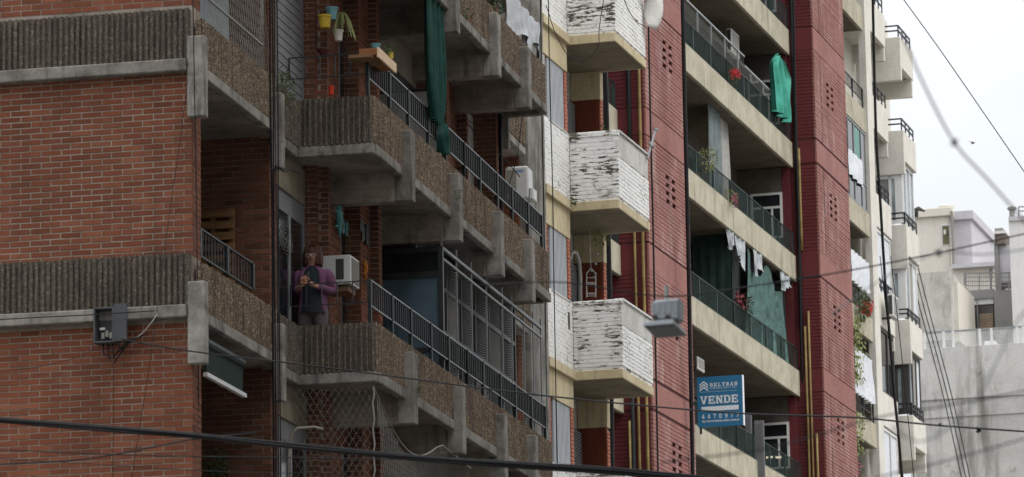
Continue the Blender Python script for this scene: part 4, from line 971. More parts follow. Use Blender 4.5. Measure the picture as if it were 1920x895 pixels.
woman = thing('person', 'woman with brown hair and glasses in a purple jacket holding a phone on a balcony', 'person', FEET)
bv = [(0, 0, .86), (0, .01, 1.0), (0, .015, 1.14), (0, .02, 1.27), (0, .015, 1.335), (0, .0, 1.39), (0, -.015, 1.45), (0, -.02, 1.53),
      (.15, .02, 1.27), (.225, .05, 1.03), (.06, -.17, 1.085), (.0, -.215, 1.115),
      (-.15, .02, 1.27), (-.215, .03, 1.02), (-.13, -.19, 1.07), (-.085, -.24, 1.10),
      (.09, 0, .80), (.1, -.01, .45), (.1, .01, .08), (.105, -.09, .03), (-.09, 0, .80), (-.1, -.01, .45), (-.1, .01, .08), (-.105, -.09, .03)]
be = [(0, 1), (1, 2), (2, 3), (3, 4), (4, 5), (5, 6), (6, 7), (3, 8), (8, 9), (9, 10), (10, 11), (3, 12), (12, 13), (13, 14), (14, 15), (0, 16), (16, 17), (17, 18), (18, 19), (0, 20), (20, 21), (21, 22), (22, 23)]
br_ = [(.15, .11), (.13, .1), (.14, .11), (.1, .085), (.05, .05), (.062, .066), (.078, .09), (.066, .078), .045, .04, .028, (.032, .018), .045, .04, .028, (.032, .018), .085, .058, .036, .034, .085, .058, .036, .034]
v, f = skin_mesh(bv, be, br_); bm1 = MB(); bm1.add([TW(p) for p in v], f)
def fingers(mb, palm, d, side, curl):
    palm, d, side, curl = (Vector(x) for x in (palm, d, side, curl))
    for i, l in enumerate((.068, .078, .072, .055)):
        b = palm + side * (.024 - i * .016); mb.tube([TW(b), TW(b + d * l * .45), TW(b + d * l * .75 + curl * l * .3), TW(b + d * l * .8 + curl * l * .7)], [.0085, .008, .0075, .006], 6)
    b = palm - d * .02 + side * .03; mb.tube([TW(b), TW(b + side * .02 + d * .02 + curl * .01), TW(b + side * .02 + d * .05 + curl * .03)], [.011, .0095, .007], 6)
fingers(bm1, (-.012, -.23, 1.12), (-.8, -.35, .35), (.1, -.1, .9), (-.3, -.5, .2)); fingers(bm1, (-.085, -.25, 1.105), (.75, -.35, .45), (-.1, .1, .9), (.2, -.6, .2))
bm1.tube([TW((0, -.1, 1.475)), TW((0, -.122, 1.45)), TW((0, -.112, 1.437))], [.008, .014, .008], 8)
for sg in (-1, 1): bm1.ball(TW((sg * .078, .0, 1.455)), .022, 8, 6, (.5, .7, 1.2))
skin = m_plain('skin', '#a87f6d', .55, .06); body = bm1.build('body', skin, woman, smooth=True)
fm = MB()
dk_ = m_plain('dark_feature', '#4a2b26', .5, .1)
for sg in (-1, 1): MB().ball(TW((sg * .03, -.092, 1.468)), .009, 8, 6, (1.3, .6, .7)).build('eye', dk_, body); MB().tube([TW((sg * .012, -.1, 1.487)), TW((sg * .032, -.098, 1.492)), TW((sg * .05, -.088, 1.486))], .004, 5).build('eyebrow', dk_, body)
fm.tube([TW((-.022, -.1, 1.413)), TW((0, -.107, 1.412)), TW((.022, -.1, 1.413))], .0055, 6)
fm.build('mouth', dk_, body)
gl = MB()
for sg in (-1, 1):
    gl.tube([TW((sg * .032 + .024 * math.cos(k * .4488), -.112 + .006 * abs(math.cos(k * .4488)), 1.466 + .019 * math.sin(k * .4488))) for k in range(15)], .0028, 5, False); gl.bar(TW((sg * .056, -.105, 1.47)), TW((sg * .08, -.0, 1.47)), .004)
gl.bar(TW((-.01, -.114, 1.468)), TW((.01, -.114, 1.468)), .004); gl.build('glasses', m_plain('glasses_frame', '#b9b4ae', .3, .05), woman)
hm = MB(); rows = []
for i in range(12):
    t = i / 11; row = []
    for j in range(25):
        a = math.radians(-52) + math.radians(284) * j / 24      # open towards the face
        ph = t * 2.2; z = 1.485 + .115 * math.cos(min(ph, 1.9)) - max(0, ph - 1.5) * (.13 + .02 * math.sin(j * 2.3)); rr = (.088 + .005 * math.sin(j * 1.7 + i * .5) + .006 * t) * math.sin(min(ph + .12, 1.75))
        rr *= (1 - .2 * max(0, abs(j - 12) / 12 - .72) / .28) * (1 + .22 * max(0, ph - 1.2)) - .45 * max(0, ph - 1.75); row.append(TW((rr * math.cos(a), .005 + rr * 1.12 * math.sin(a), z)))
    rows.append(row)
hm.grid(rows); hm.ball(TW((0, .008, 1.497)), .098 * K, 16, 10, (.88, 1.0, 1.02)); hm.build('hair', m_plain('hair_brown', '#4a2c20', .55, .4, scale=45, bump=.8), woman, smooth=True, solid=.018)
# top, trousers, jacket
def ring(z, a, b, cy, g0, g1, n=24): return [TW((a * math.sin(math.radians(g0 + (g1 - g0) * i / n)), cy - b * math.cos(math.radians(g0 + (g1 - g0) * i / n)), z)) for i in range(n + 1)]
tm = MB(); tm.grid([ring(z, a, b, c_, 0, 360) for z, a, b, c_ in ((.78, .172, .135, 0), (.88, .165, .13, 0), (.95, .152, .122, .0), (1.08, .158, .128, .0), (1.18, .165, .13, .005), (1.27, .15, .1, .01), (1.325, .075, .07, .01), (1.35, .06, .058, .008))])
tm.build('top', m_cloth('dark_teal_top', '#20292e'), woman, smooth=True)
tr = MB()
for sg in (-1, 1): tr.tube([TW((sg * .06, 0, .9)), TW((sg * .085, 0, .8)), TW((sg * .1, -.005, .5)), TW((sg * .1, .01, .08))], [.1 * K, .1 * K, .075 * K, .06 * K], 12)
tr.build('trousers', m_cloth('grey_trousers', '#57504f'), woman, smooth=True)
tr = MB(); tr.ball(TW((0, 0, .82)), .155 * K, 14, 8, (1, .75, .7)); tr.build('waistband', bpy.data.materials['grey_trousers'], woman, smooth=True)
sm_ = MB()
for sg in (-1, 1): sm_.ball(TW((sg * .1, -.04, .045)), .06, 10, 6, (.7, 1.7, .7))
sm_.build('shoe', M['dark_metal'], woman, smooth=True)
jm = MB(); jm.grid([ring(z, a, b, c_, g, 360 - g) for z, a, b, c_, g in ((.76, .178, .145, .005, 48), (.85, .175, .143, .005, 46), (1.0, .168, .14, .005, 42), (1.12, .175, .142, .008, 38), (1.22, .182, .135, .012, 32), (1.285, .178, .112, .015, 28), (1.33, .095, .085, .012, 25), (1.365, .078, .078, .01, 28))])
jv = [(.11, .018, 1.29), (.185, .03, 1.235), (.228, .05, 1.04), (.16, -.05, 1.055), (.075, -.155, 1.08)]
for sg in (1, -1):
    pts = jv if sg > 0 else [(-.11, .018, 1.29), (-.185, .025, 1.235), (-.22, .03, 1.03), (-.18, -.07, 1.045), (-.14, -.175, 1.067)]
    v, f = skin_mesh([Vector(p) for p in pts], [(i, i + 1) for i in range(4)], [.088, .082, .064, .056, .044], 1); jm.add([TW(p) for p in v], f)
jm.build('jacket', m_cloth('purple_fleece', '#68445f', .22), woman, smooth=True, solid=.008)
zp = MB(); zp.tube([TW((-.02, -.135, 1.26)), TW((-.025, -.14, 1.22)), TW((-.01, -.138, 1.19))], .003, 4); zp.build('cord', M['net'], woman)
ph = MB(); c = Vector((-.05, -.27, 1.13)); ux = Vector((.9, -.1, .3)).normalized(); uy = Vector((-.15, .45, .8)).normalized(); uz = ux.cross(uy)
ph.hexa([TW(c + ux * a * .036 + uy * b * .072 + uz * d * .005) for d in (-1, 1) for a, b in ((-1, -1), (1, -1), (1, 1), (-1, 1))])
ph = single(ph, 'mobile_phone', m_plain('phone_case', '#9a6a4f', .4, .05), 'mobile phone in a tan case held by the woman in both hands', 'phone', TW(c))
# ------------------------------------------------------------------ white building extras
bagm = MB(); rows = []
for i in range(10):
    v_ = i / 9; y = -30 + 80 * v_; row = []
    for j in range(12):
        u = j / 11; wv = 1202 + 10 * math.sin(v_ * 2) + u * (30 - 10 * v_ ** 2); s = WB.onN(wv, y, .9)[0]; z = WB.onN(wv, y + 8 * math.sin(u * 3), .9)[1]
        row.append(WB.w(s, .9 + .1 * math.sin(u * 3.1) + .04 * math.sin(v_ * 7 + u * 6), z))
    rows.append(row)
bagm.grid(rows); single(bagm, 'hanging_cloth', M['plaster'], 'pale cloth bundle hung on the topmost white balcony', 'cloth', WB.w(1.5, .9, 18.6), smooth=True, solid=.01)
an = thing('aerial_pole', 'thin silver aerial pole on the corner of a white balcony', 'pole', P_N(WB, 1215, 292, .86))
MB().tube([P_N(WB, 1214, 298, .86), P_N(WB, 1222, 270, .86), P_N(WB, 1229, 243, .86)], .018, 6).build('pole', M['rail_top'], an)
MB().tube([P_N(WB, 1219, 268, .84), P_N(WB, 1224, 276, .9)], .03, 6).build('clamp', M['grey_metal'], an); MB().tube([P_N(WB, 1226, 241, .86), P_N(WB, 1233, 244, .86)], .02, 6).build('tip', M['grey_metal'], an)
ch = thing('wind_chime', 'white wire ladder ornament with hanging glass balls under the middle white balcony', 'ornament', P_S(WB, 1108, 420, 1.2))
q = MB(); PS = lambda x, y: P_S(WB, x, y, 1.2)
for a, b in (((1100, 513), (1100, 558)), ((1117, 513), (1117, 558)), ((1100, 513), (1108, 503)), ((1117, 513), (1108, 503)), ((1100, 521), (1117, 521)), ((1099, 533), (1118, 533)), ((1099, 530), (1118, 530)), ((1100, 550), (1117, 550))): q.bar(PS(*a), PS(*b), .012)
for k in range(6): q.bar(PS(1101 + k * 3, 530), PS(1101 + k * 3, 534), .008)
for k in range(4): q.bar(PS(1102 + k * 4, 550), PS(1102 + k * 4, 557), .008)
q.bar(PS(1106, 430), PS(1108, 503), .006); q.build('wire_frame', M['white_metal'], ch)
for x, y in ((1104, 448), (1104, 467), (1106, 488), (1109, 508), (1116, 513), (1117, 495), (1120, 476), (1113, 520)): MB().ball(PS(x, y), .022, 8, 6).build('ball', M['glass_pale'], ch, smooth=True)
hp = thing('hanging_plant', 'wispy plant hanging under the middle white balcony', 'plant', P_S(WB, 1128, 440, 1.6)); mb = MB(); leaf_blob(mb, P_S(WB, 1127, 447, 1.6), (.12, .1, .12), 90, .07); mb.build('foliage', M['leaf_pale'], hp)
mb = MB(); leaf_blob(mb, P_S(WB, 1131, 240, 1.9), (.05, .08, .06), 60, .04); single(mb, 'balcony_weed', M['leaf'], 'small weed on the rim of the white balcony below the red wall', 'plant', P_S(WB, 1131, 240, 1.9))
mb = MB(); leaf_blob(mb, P_N(WB, 1074, 378, .08), (.05, .06, .05), 70, .05); single(mb, 'wall_weed', M['leaf'], 'green weed growing in the slab corner of the middle white balcony', 'plant', P_N(WB, 1074, 378, .08))
q = MB(); q.tube([P_N(WB, x, y, -.35) for x, y in ((1068, 488), (1072, 473), (1080, 474), (1086, 490), (1088, 520), (1088, 570))], .035, 7); single(q, 'insulated_hose', M['ac_white'], 'white insulated hose curving beside the louvred door', 'hose', P_N(WB, 1080, 500, -.35), smooth=True)

# ------------------------------------------------------------------ red building: sign, units, curtains, flowers
sS = 2.2; n0, z1 = RB.onS(1306.5, 708, sS); n1, z0 = RB.onS(1393.5, 797, sS)
sg_ = thing('for_sale_sign', 'square blue for-sale sign with white lettering projecting from the lowest balcony of the red building', 'sign', RB.w(sS, NB, z0))
MB().box(RB, sS, sS + .03, n0, n1, z0, z1).build('board', M['sign_blue'], sg_); MB().box(RB, sS + .0, sS + .12, n1 + .0005, n1 + .015, z0, z1).build('edge', M['sign_white'], sg_)
MB().box(RB, sS + .035, sS + .06, n0 + .03, n0 + .08, z0 - .15, z0 + .3).build('bracket', M['dark_metal'], sg_)
W_, H_ = n1 - n0, z1 - z0
def sp2(u, v, d=.002): return RB.w(sS - d, n0 + W_ * u, z1 - H_ * v)
def quadS(mb, u0, u1, v0, v1): mb.hexa([sp2(u, v, d) for d in (.001, .004) for u, v in ((u0, v1), (u1, v1), (u1, v0), (u0, v0))])
def poly(mb, pts): 
    n = len(pts); mb.add([sp2(u, v, .004) for u, v in pts], [tuple(range(n))])
# slab serif letters on a unit cell, strokes as quads (x0,y0,x1,y1 with y down)
T = .26; SF = .17
GL = {'V': ('p', [[(.0, 0), (.38, 0), (.38, SF), (.30, SF), (.5, .68), (.70, SF), (.62, SF), (.62, 0), (1, 0), (1, SF), (.93, SF), (.62, 1), (.38, 1), (.07, SF), (0, SF)]]),
      'E': ('q', [(0, 0, .95, SF), (0, 1 - SF, 1, 1), (.1, 0, .1 + T, 1), (.3, .42, .72, .42 + SF * .9), (.80, 0, .95, .32), (.85, .68, 1, 1), (.64, .33, .76, .67)]),
      'N': ('q', [(0, 0, .36, SF), (0, 1 - SF, .42, 1), (.08, 0, .08 + T * .75, 1), (.60, 0, 1, SF), (.72, 0, .72 + T * .75, 1)], [[(.1, 0), (.36, 0), (.92, 1), (.66, 1)]]),
      'D': ('q', [(0, 0, .6, SF), (0, 1 - SF, .6, 1), (.1, 0, .1 + T, 1), (.74, .24, 1, .76)], [[(.55, 0), (.8, .06), (1, .26), (.74, .3), (.55, SF)], [(.55, 1 - SF), (.74, .7), (1, .74), (.8, .94), (.55, 1)]]),
      'B': ('q', [(0, 0, .65, SF), (0, 1 - SF, .7, 1), (.1, 0, .1 + T, 1), (.3, .42, .7, .58), (.66, .1, .9, .42), (.7, .55, .98, .9)]),
      'L': ('q', [(0, 0, .5, SF), (0, 1 - SF, .95, 1), (.14, 0, .14 + T, 1), (.8, .65, .95, 1)]),
      'T': ('q', [(0, 0, 1, SF), (.37, 0, .37 + T, 1), (.2, 1 - SF, .8, 1), (0, 0, .14, .34), (.86, 0, 1, .34)]),
      'R': ('q', [(0, 0, .65, SF), (0, 1 - SF, .46, 1), (.1, 0, .1 + T, 1), (.3, .46, .7, .62), (.66, .1, .92, .5), (.78, 1 - SF, 1, 1)], [[(.48, .58), (.72, .58), (.95, 1), (.7, 1)]]),
      'A': ('q', [(0, 1 - SF, .36, 1), (.62, 1 - SF, 1, 1), (.28, .58, .72, .72)], [[(.36, 0), (.64, 0), (.95, 1), (.70, 1), (.5, .3), (.30, 1), (.07, 1)]]),
      '4': ('q', [(.55, 0, .76, 1), (.02, .62, .98, .78), (.42, 1 - SF * .7, .92, 1)], [[(.5, 0), (.72, 0), (.24, .66), (.02, .66)]]),
      '7': ('q', [(.04, 0, .96, .17), (.04, 0, .18, .32)], [[(.74, .15), (.96, .15), (.5, 1), (.26, 1)]]),
      '0': ('q', [(.06, .2, .28, .8), (.72, .2, .94, .8), (.25, 0, .75, .16), (.25, .84, .75, 1)], [[(.06, .22), (.3, 0), (.4, .14), (.28, .26)], [(.94, .22), (.7, 0), (.6, .14), (.72, .26)], [(.06, .78), (.3, 1), (.4, .86), (.28, .74)], [(.94, .78), (.7, 1), (.6, .86), (.72, .74)]]),
      '9': ('q', [(.06, .14, .28, .5), (.72, .14, .94, .7), (.22, 0, .78, .15), (.22, .48, .78, .62), (.12, .86, .6, 1)], [[(.72, .66), (.94, .66), (.66, 1), (.5, 1), (.5, .88)]])}
def word(mb, txt, u0, u1, v0, v1, gap):
    w = (u1 - u0 - gap * (len(txt) - 1)) / len(txt)
    for i, ch_ in enumerate(txt):
        x = u0 + i * (w + gap); g = GL[ch_]; quads = g[1] if g[0] == 'q' else []; polys = g[1] if g[0] == 'p' else (g[2] if len(g) > 2 else [])
        for a, b, c_, d in quads: quadS(mb, x + a * w, x + c_ * w, v0 + b * (v1 - v0), v0 + d * (v1 - v0))
        for p in polys: poly(mb, [(x + a * w, v0 + b * (v1 - v0)) for a, b in p])
lt = MB(); word(lt, 'BELTRAN', .285, .895, .13, .205, .024); word(lt, 'VENDE', .065, .905, .385, .545, .018); word(lt, '4470977', .09, .915, .745, .835, .065)
quadS(lt, .085, .91, .595, .685)
for k in range(3):
    v0 = .085 + k * .055; poly(lt, [(.055, v0 + .065), (.15, v0), (.245, v0 + .065), (.245, v0 + .095), (.15, v0 + .03), (.055, v0 + .095)])
quadS(lt, .065, .88, .3, .304)
lt.build('lettering', M['sign_white'], sg_)
def small_text(txt, u0, u1, vb, size, off):
    cu_ = bpy.data.curves.new('lettering', 'FONT'); cu_.body = txt; cu_.size = 1; cu_.offset = off; o = bpy.data.objects.new('lettering', cu_); COL.objects.link(o)
    dg = bpy.context.evaluated_depsgraph_get(); me = bpy.data.meshes.new_from_object(o.evaluated_get(dg)); bpy.data.objects.remove(o)
    xs = [v.co.x for v in me.vertices]; x0, x1 = min(xs), max(xs); mb = MB()
    mb.add([sp2(u0 + (v.co.x - x0) / (x1 - x0) * (u1 - u0), vb - v.co.y * size, .004) for v in me.vertices], [tuple(p.vertices) for p in me.polygons]); mb.build('lettering', M['sign_white'], sg_)
small_text('I N M O B I L I A R I A  S R L', .285, .88, .25, .042, .01); small_text('BELTRANINMOBILIARIA.COM.AR', .1, .925, .905, .05, .02)
# air conditioners on the red building
def box_ac(label, x0, xm, x1, y0, y1, n1_, dn=.45, fr=RB):
    s0, _ = fr.onN(xm, (y0 + y1) / 2, n1_); s1, _ = fr.onN(x1, (y0 + y1) / 2, n1_); z1_ = fr.onN(xm, y0, n1_)[1]; z0_ = fr.onN(xm, y1, n1_)[1]
    t = thing('air_conditioner', label, 'air conditioner', fr.w(s0, n1_, z0_)); nl = fr.onS(x0, y0, s0)[0]
    MB().box(fr, s0, s1, nl, n1_, z0_, z1_).build('case', M['ac_white'], t, bevel=.015)
    MB().box(fr, s0 - .008, s0, nl + .03, n1_ - .03, z0_ + .06, z1_ - .05).build('side_grille', M['ac_dark'], t)
    m = MB()
    for k in range(9): m.box(fr, s0 + .06, s1 - .06, n1_, n1_ + .012, z0_ + .06 + k * (z1_ - z0_ - .1) / 9, z0_ + .085 + k * (z1_ - z0_ - .1) / 9)
    m.build('front_grille', M['ac_grille'], t)
    MB().box(fr, s0 + .1, s0 + .15, nl - .3, n1_ - .1, z0_ - .06, z0_ - .001).build('support', M['dark_metal'], t); return t
box_ac('boxy air conditioner with a dark side grille high on the top red building balcony', 1361, 1372, 1386, 53, 97, -1.2)
box_ac('air conditioner unit partly hidden above the for-sale sign', 1304, 1309, 1321, 668, 692, -1.0)
box_ac('air conditioner hung on the wall between the cream balcony boxes', 1663, 1675, 1685, 551, 592, .35, fr=BB)
# white folding shutters below the sign
for i, (x0, x1, y0, y1) in enumerate(((1396, 1411, 776, 862), (1414, 1434, 789, 872))):
    mb = MB(); s0 = 9.0; a, za = RB.onS(x0, y0, s0); b, zb = RB.onS(x1, y1, s0); mb.box(RB, s0, s0 + .04, a, b, zb - .3, za)
    so5 = mb.build('folding_shutter', M['shutter_dk'], rbt); m = MB()
    for k in range(24): m.box(RB, s0 - .012, s0, a + .03, b - .03, zb - .25 + k * (za - zb + .2) / 24, zb - .22 + k * (za - zb + .2) / 24)
    m.build('louvre', M['shutter_dk'], so5, kind='stuff')
em = bpy.data.materials.new('lit_tube'); em.use_nodes = True; e_ = em.node_tree.nodes['Principled BSDF']; e_.inputs['Emission Color'].default_value = (1, .9, .6, 1); e_.inputs['Emission Strength'].default_value = 1.2
for x0, x1, lab in ((1437, 1448, 'left glowing light tube in the lowest white framed window'), (1454, 1464, 'right glowing light tube in the lowest white framed window')):
    a, za = RB.onS(x0, 856, 13.9); b, _ = RB.onS(x1, 856, 13.9); m = MB().box(RB, 13.9, 13.93, a, b, za - .05, za); single(m, 'light_tube', em, lab, 'lamp', RB.w(13.9, a, za), 'light tubes in the window')
# curtains and cloths
def cloth(name, label, fr, n, x0, x1, y0, ztop, zbot, mat, folds=5, amp=.05, gather=None, seed=1, cat='curtain', ym=None, **k):
    s0 = fr.onN(x0, ym or y0, n)[0]; s1 = fr.onN(x1, ym or y0, n)[0]; mb = MB(); drape(mb, fr, 'N', n, s0, s1, ztop, zbot, folds, amp, 16, 46, gather, seed)
    return single(mb, name, mat, label, cat, fr.w(s0, n, ztop if not callable(ztop) else ztop(0)), smooth=True, **k)
tz = RB.onN(1463, 110, NB + .05)[1]; te = RB.onN(1463, 218, NB + .05)[1]
cloth('tarp_bundle', 'bright teal tarp tied up in a bundle above the top green railing', RB, NB + .06, 1446, 1479, 160, tz, te, M['cl_teal'], 3, .1, lambda v: .42 + .5 * min(1, v * 5) - .25 * max(0, v - .45) + .07 * math.sin(9 * v), 4, 'tarp')
zz1 = ZS[4] + 3.01
cloth('grey_curtain', 'grey green curtain gathered at the second red building balcony', RB, NB - .35, 1329, 1350, 260, ZS[5], ZS[4] + .7, M['cl_grey'], 6, .07, None, 2)
cloth('pale_curtain', 'pale narrow curtain beside the grey green one', RB, NB - .4, 1350, 1364, 260, ZS[5], ZS[4] + .7, m_cloth('pale_curtain_cloth', '#9a9894'), 3, .04, None, 3)
cloth('sea_green_cloth', 'torn sea green shade cloth hung across the third red building balcony', RB, NB - .12, 1402, 1466, 560, lambda u: ZS[4] - .05 - .5 * abs(math.sin(5.5 * u)), ZS[3] + .45, M['cl_sea'], 3, .07, lambda v: 1.0 + .22 * v, 8)
for i, (x0, x1, dz) in enumerate(((1366, 1378, .5), (1379, 1394, 1.0), (1412, 1432, .75), (1463, 1482, .5))):
    cloth('cloth_scrap', ('first', 'second and longest', 'third', 'last')[i] + ' torn white cloth scrap from the left under the red building slab', RB, NB - .05, x0, x1, 500, ZS[4] - .0, lambda u, d=dz: ZS[4] - d * (.72 + .22 * math.sin(3.5 * u + d * 3) + .06 * math.sin(13 * u)), m_cloth('ragged_cloth', '#a3a8ab', .15), 2, .06, lambda v: 1 - .25 * v, 20 + i, 'cloth', group='torn white cloth scraps')
cloth('void_shade_net', 'faint net made a dark sheet for the shaded void behind the torn sea green cloth', RB, NB - .28, 1373, 1490, 560, ZS[4] - .02, ZS[3] + .5, m_cloth('void_shade_black', '#1c2021', .3), 5, .03, None, 31, 'net')  # net colour darkened to stand in for the shaded void behind
a, _ = RB.onS(1300, 520, 7.0); b, _ = RB.onS(1371, 520, 7.0); m = MB(); drape(m, RB, 'S', 7.0, a, b, ZS[4] - .05, ZS[3] + .3, 4, .015, 8, 30); single(m, 'green_screen', m_cloth('screen_green', '#1f322d', .3), 'dark green fabric screen dividing the third red building balcony', 'screen', RB.w(7, a, ZS[3]), smooth=True)
def flowers(label, x, y, fr, n, mat, k=1.0, cnt=70, leafm='leaf', fx=0, fy=0, nf=26):
    c = P_N(fr, x, y, n); t = thing('flower_plant', label, 'plant', c - Vector((0, 0, .2))); mb = MB(); leaf_blob(mb, c, (.2 * k, .3 * k, .26 * k), int(cnt * 2.4), .075 * k); mb.build('foliage', M[leafm], t, kind='stuff')
    if mat:
        mb = MB()
        for _ in range(nf): leaf_blob(mb, P_N(fr, x + fx + random.gauss(0, 4 * k), y + fy + random.gauss(0, 5 * k), n + .1), (.05, .05, .05), 5, .09 * k, 0)
        mb.build('petals', mat, t, kind='stuff')
    MB().lathe(c - fr.nn * .3 - Vector((0, 0, .45 * k)), [(.09, 0), (.12, .18)], 10).build('pot', m_plain('terracotta', '#8a4a34', .8, .1), t)
flowers('red flowering plant in the middle of the top green railing', 1374, 143, RB, NB + .02, M['petal_red'], .8, 60, 'leaf', 4, -6)
flowers('pink flowering plant with yellow leaves on the second green railing', 1370, 372, RB, NB + .02, M['petal_pink'], .8, 80, 'leaf_pale', 8, 0, 9)
flowers('dry pale trailing plant near the left end of the second green railing', 1327, 300, RB, NB + .02, None, 1.1, 90, 'leaf_pale')
flowers('dark red flowering plant behind the third green railing', 1390, 575, RB, NB - .15, m_plain('petal_dark', '#7a3238', .6, .2), 1.4, 60, 'leaf_dark', 0, -8, 14)
flowers('plant with red geraniums spilling over the narrow right balcony', 1610, 575, RB, NB + .05, M['petal_red'], 1.5, 160, 'leaf', 15, 0, 24)
flowers('pink and white flowers on the lowest narrow right balcony', 1601, 882, RB, NB + .05, M['petal_pink'], 1.1, 80, 'leaf', 6, -4, 14)
mb = MB()
for _ in range(420):
    x = 1602 + abs(random.gauss(0, 9)); y = random.uniform(590, 720) if random.random() < .7 else random.uniform(770, 850)
    mb.leaf(P_N(RB, x, y, NB + random.uniform(.0, .12)), (random.uniform(-.5, .5), random.uniform(-.5, .5), -.7), random.uniform(.07, .15), .06)
single(mb, 'trailing_vine', M['leaf_pale'], 'sparse green vine trailing down the narrow right bay', 'plant', P_N(RB, 1602, 600, NB))
# narrow bay: glazing, curtain, laundry
g_ = MB(); zb_ = ZS[6] - 3.01 + .68; zt_ = ZS[6] - .02
for x in (1584.5, 1595, 1608, 1621): s = RB.onN(x, 120, NB - .03)[0]; g_.box(RB, s - .04, s + .04, NB - .06, NB - .01, zb_, zt_)
s0 = RB.onN(1583, 120, NB)[0]; g_.box(RB, s0, 24.1, NB - .06, NB - .01, zt_ - .06, zt_); g_.box(RB, s0, 24.1, NB - .06, NB - .01, zb_, zb_ + .06); g_.box(RB, s0, 24.1, NB - .055, NB - .012, zb_ + .75, zb_ + .8)
fo3 = g_.build('window', M['rail_top'], rbt); MB().box(RB, s0, 24.1, NB - .04, NB - .03, zb_, zt_).build('pane', M['glass'], fo3)
cloth('green_window_curtain', 'pale green curtain behind the glazing of the top narrow bay', RB, NB - .024, 1597, 1606, 100, zt_ - .1, zb_ + .8, m_cloth('mint_curtain', '#6f938a'), 3, .006, None, 5)
cloth('laundry', 'white sheet hung above the rail of the second narrow bay', RB, NB + .03, 1594, 1620, 340, ZS[5] + .68 + 1.35, ZS[5] + .68 + .62, M['cl_white'], 3, .03, None, 6, 'laundry')
cloth('laundry', 'white sheet with purple stripes hung above the geraniums', RB, NB + .03, 1596, 1629, 530, ZS[4] + .68 + 1.5, ZS[4] + .68 + .62, M['cl_white'], 5, .04, None, 7, 'laundry')
cloth('laundry', 'long white sheets on the third narrow bay beside the cream pilaster', RB, NB + .03, 1603, 1636, 720, ZS[3] + .68 + 1.75, ZS[3] + .68 + .5, M['cl_white'], 6, .05, None, 8, 'laundry')
cloth('blue_cloth', 'bright blue cloth hanging deep inside the second narrow bay', RB, NB - .9, 1601, 1626, 325, ZS[5] + 2.6, ZS[5] + .9, M['cl_blue'], 4, .04, None, 9, 'cloth')

# ================================================================== 7. street lamp, cables, birds
D = 24.0
lampc = at(1248, 600, D); lp = thing('street_lamp', 'grey street lamp head hanging from a span cable in front of the red tower', 'street lamp', lampc)
u_ = D / F; near = at(1235, 612, D); rgt = Vector((1, 0, 0)); dv = Vector((.082, .42, 0))
def lpt(a, b, z): return near + rgt * a + dv * b + Vector((0, 0, z))
m = MB(); m.hexa([lpt(-.092, 0, 0), lpt(.092, 0, .012), lpt(.1, 1, .012), lpt(-.09, 1, 0), lpt(-.086, .03, .032), lpt(.086, .03, .044), lpt(.09, .97, .044), lpt(-.084, .97, .032)]); m.build('head', M['lamp'], lp, bevel=.006)
MB().hexa([lpt(-.075, .08, -.004), lpt(.078, .08, .008), lpt(.085, .92, .008), lpt(-.075, .92, -.004), lpt(-.075, .08, .001), lpt(.078, .08, .013), lpt(.085, .92, .013), lpt(-.075, .92, .001)]).build('lens', M['lamp_dk'], lp)
m = MB(); m.hexa([lpt(-.05, .15, .045), lpt(.11, .15, .05), lpt(.115, .5, .05), lpt(-.045, .5, .045), lpt(-.045, .18, .165), lpt(.115, .18, .18), lpt(.12, .45, .18), lpt(-.04, .45, .165)]); m.build('driver_box', M['lamp'], lp, bevel=.012)
for a in (-.03, .045): MB().tube([lpt(a, .13, .062), lpt(a, .16, .062)], .018, 8).build('screw_cap', M['ac_dark'], lp)
m = MB()
for k in range(5): m.hexa([lpt(-.05 + .034 * k, .14, .09), lpt(-.04 + .034 * k, .14, .09), lpt(-.04 + .034 * k, .16, .09), lpt(-.05 + .034 * k, .16, .09), lpt(-.05 + .034 * k, .165, .155), lpt(-.04 + .034 * k, .165, .155), lpt(-.04 + .034 * k, .185, .155), lpt(-.05 + .034 * k, .185, .155)])
m.build('fin', M['lamp'], lp); MB().tube([lpt(.03, .3, .16), lpt(.03, .3, .26)], .012, 6).build('hanger', M['grey_metal'], lp)
def smooth(pts, k=8):
    p = [Vector(x) for x in pts]; p = [p[0] * 2 - p[1]] + p + [p[-1] * 2 - p[-2]]; out = []
    for i in range(1, len(p) - 2):
        for j in range(k):
            t = j / k; a, b, c, d = p[i - 1], p[i], p[i + 1], p[i + 2]
            out.append(.5 * ((2 * b) + (c - a) * t + (2 * a - 5 * b + 4 * c - d) * t * t + (3 * b - a - 3 * c + d) * t ** 3))
    return out + [p[-2]]
def cable(label, pts, r, mat='cable', clumps=(), name='cable', group='overhead and wall cables', wob=0):
    P = smooth([at(*p) for p in pts]); mb = MB(); mb.tube(P, r, 6)
    for x, y, d, rr in clumps:
        for _ in range(26): c = at(x, y, d); mb.leaf(c, (random.gauss(0, 1), random.gauss(0, 1), random.gauss(0, 1)), rr * 1.2, rr * .5)
    return single(mb, name, M[mat], label, 'cable', P[len(P) // 2], group, smooth=True)
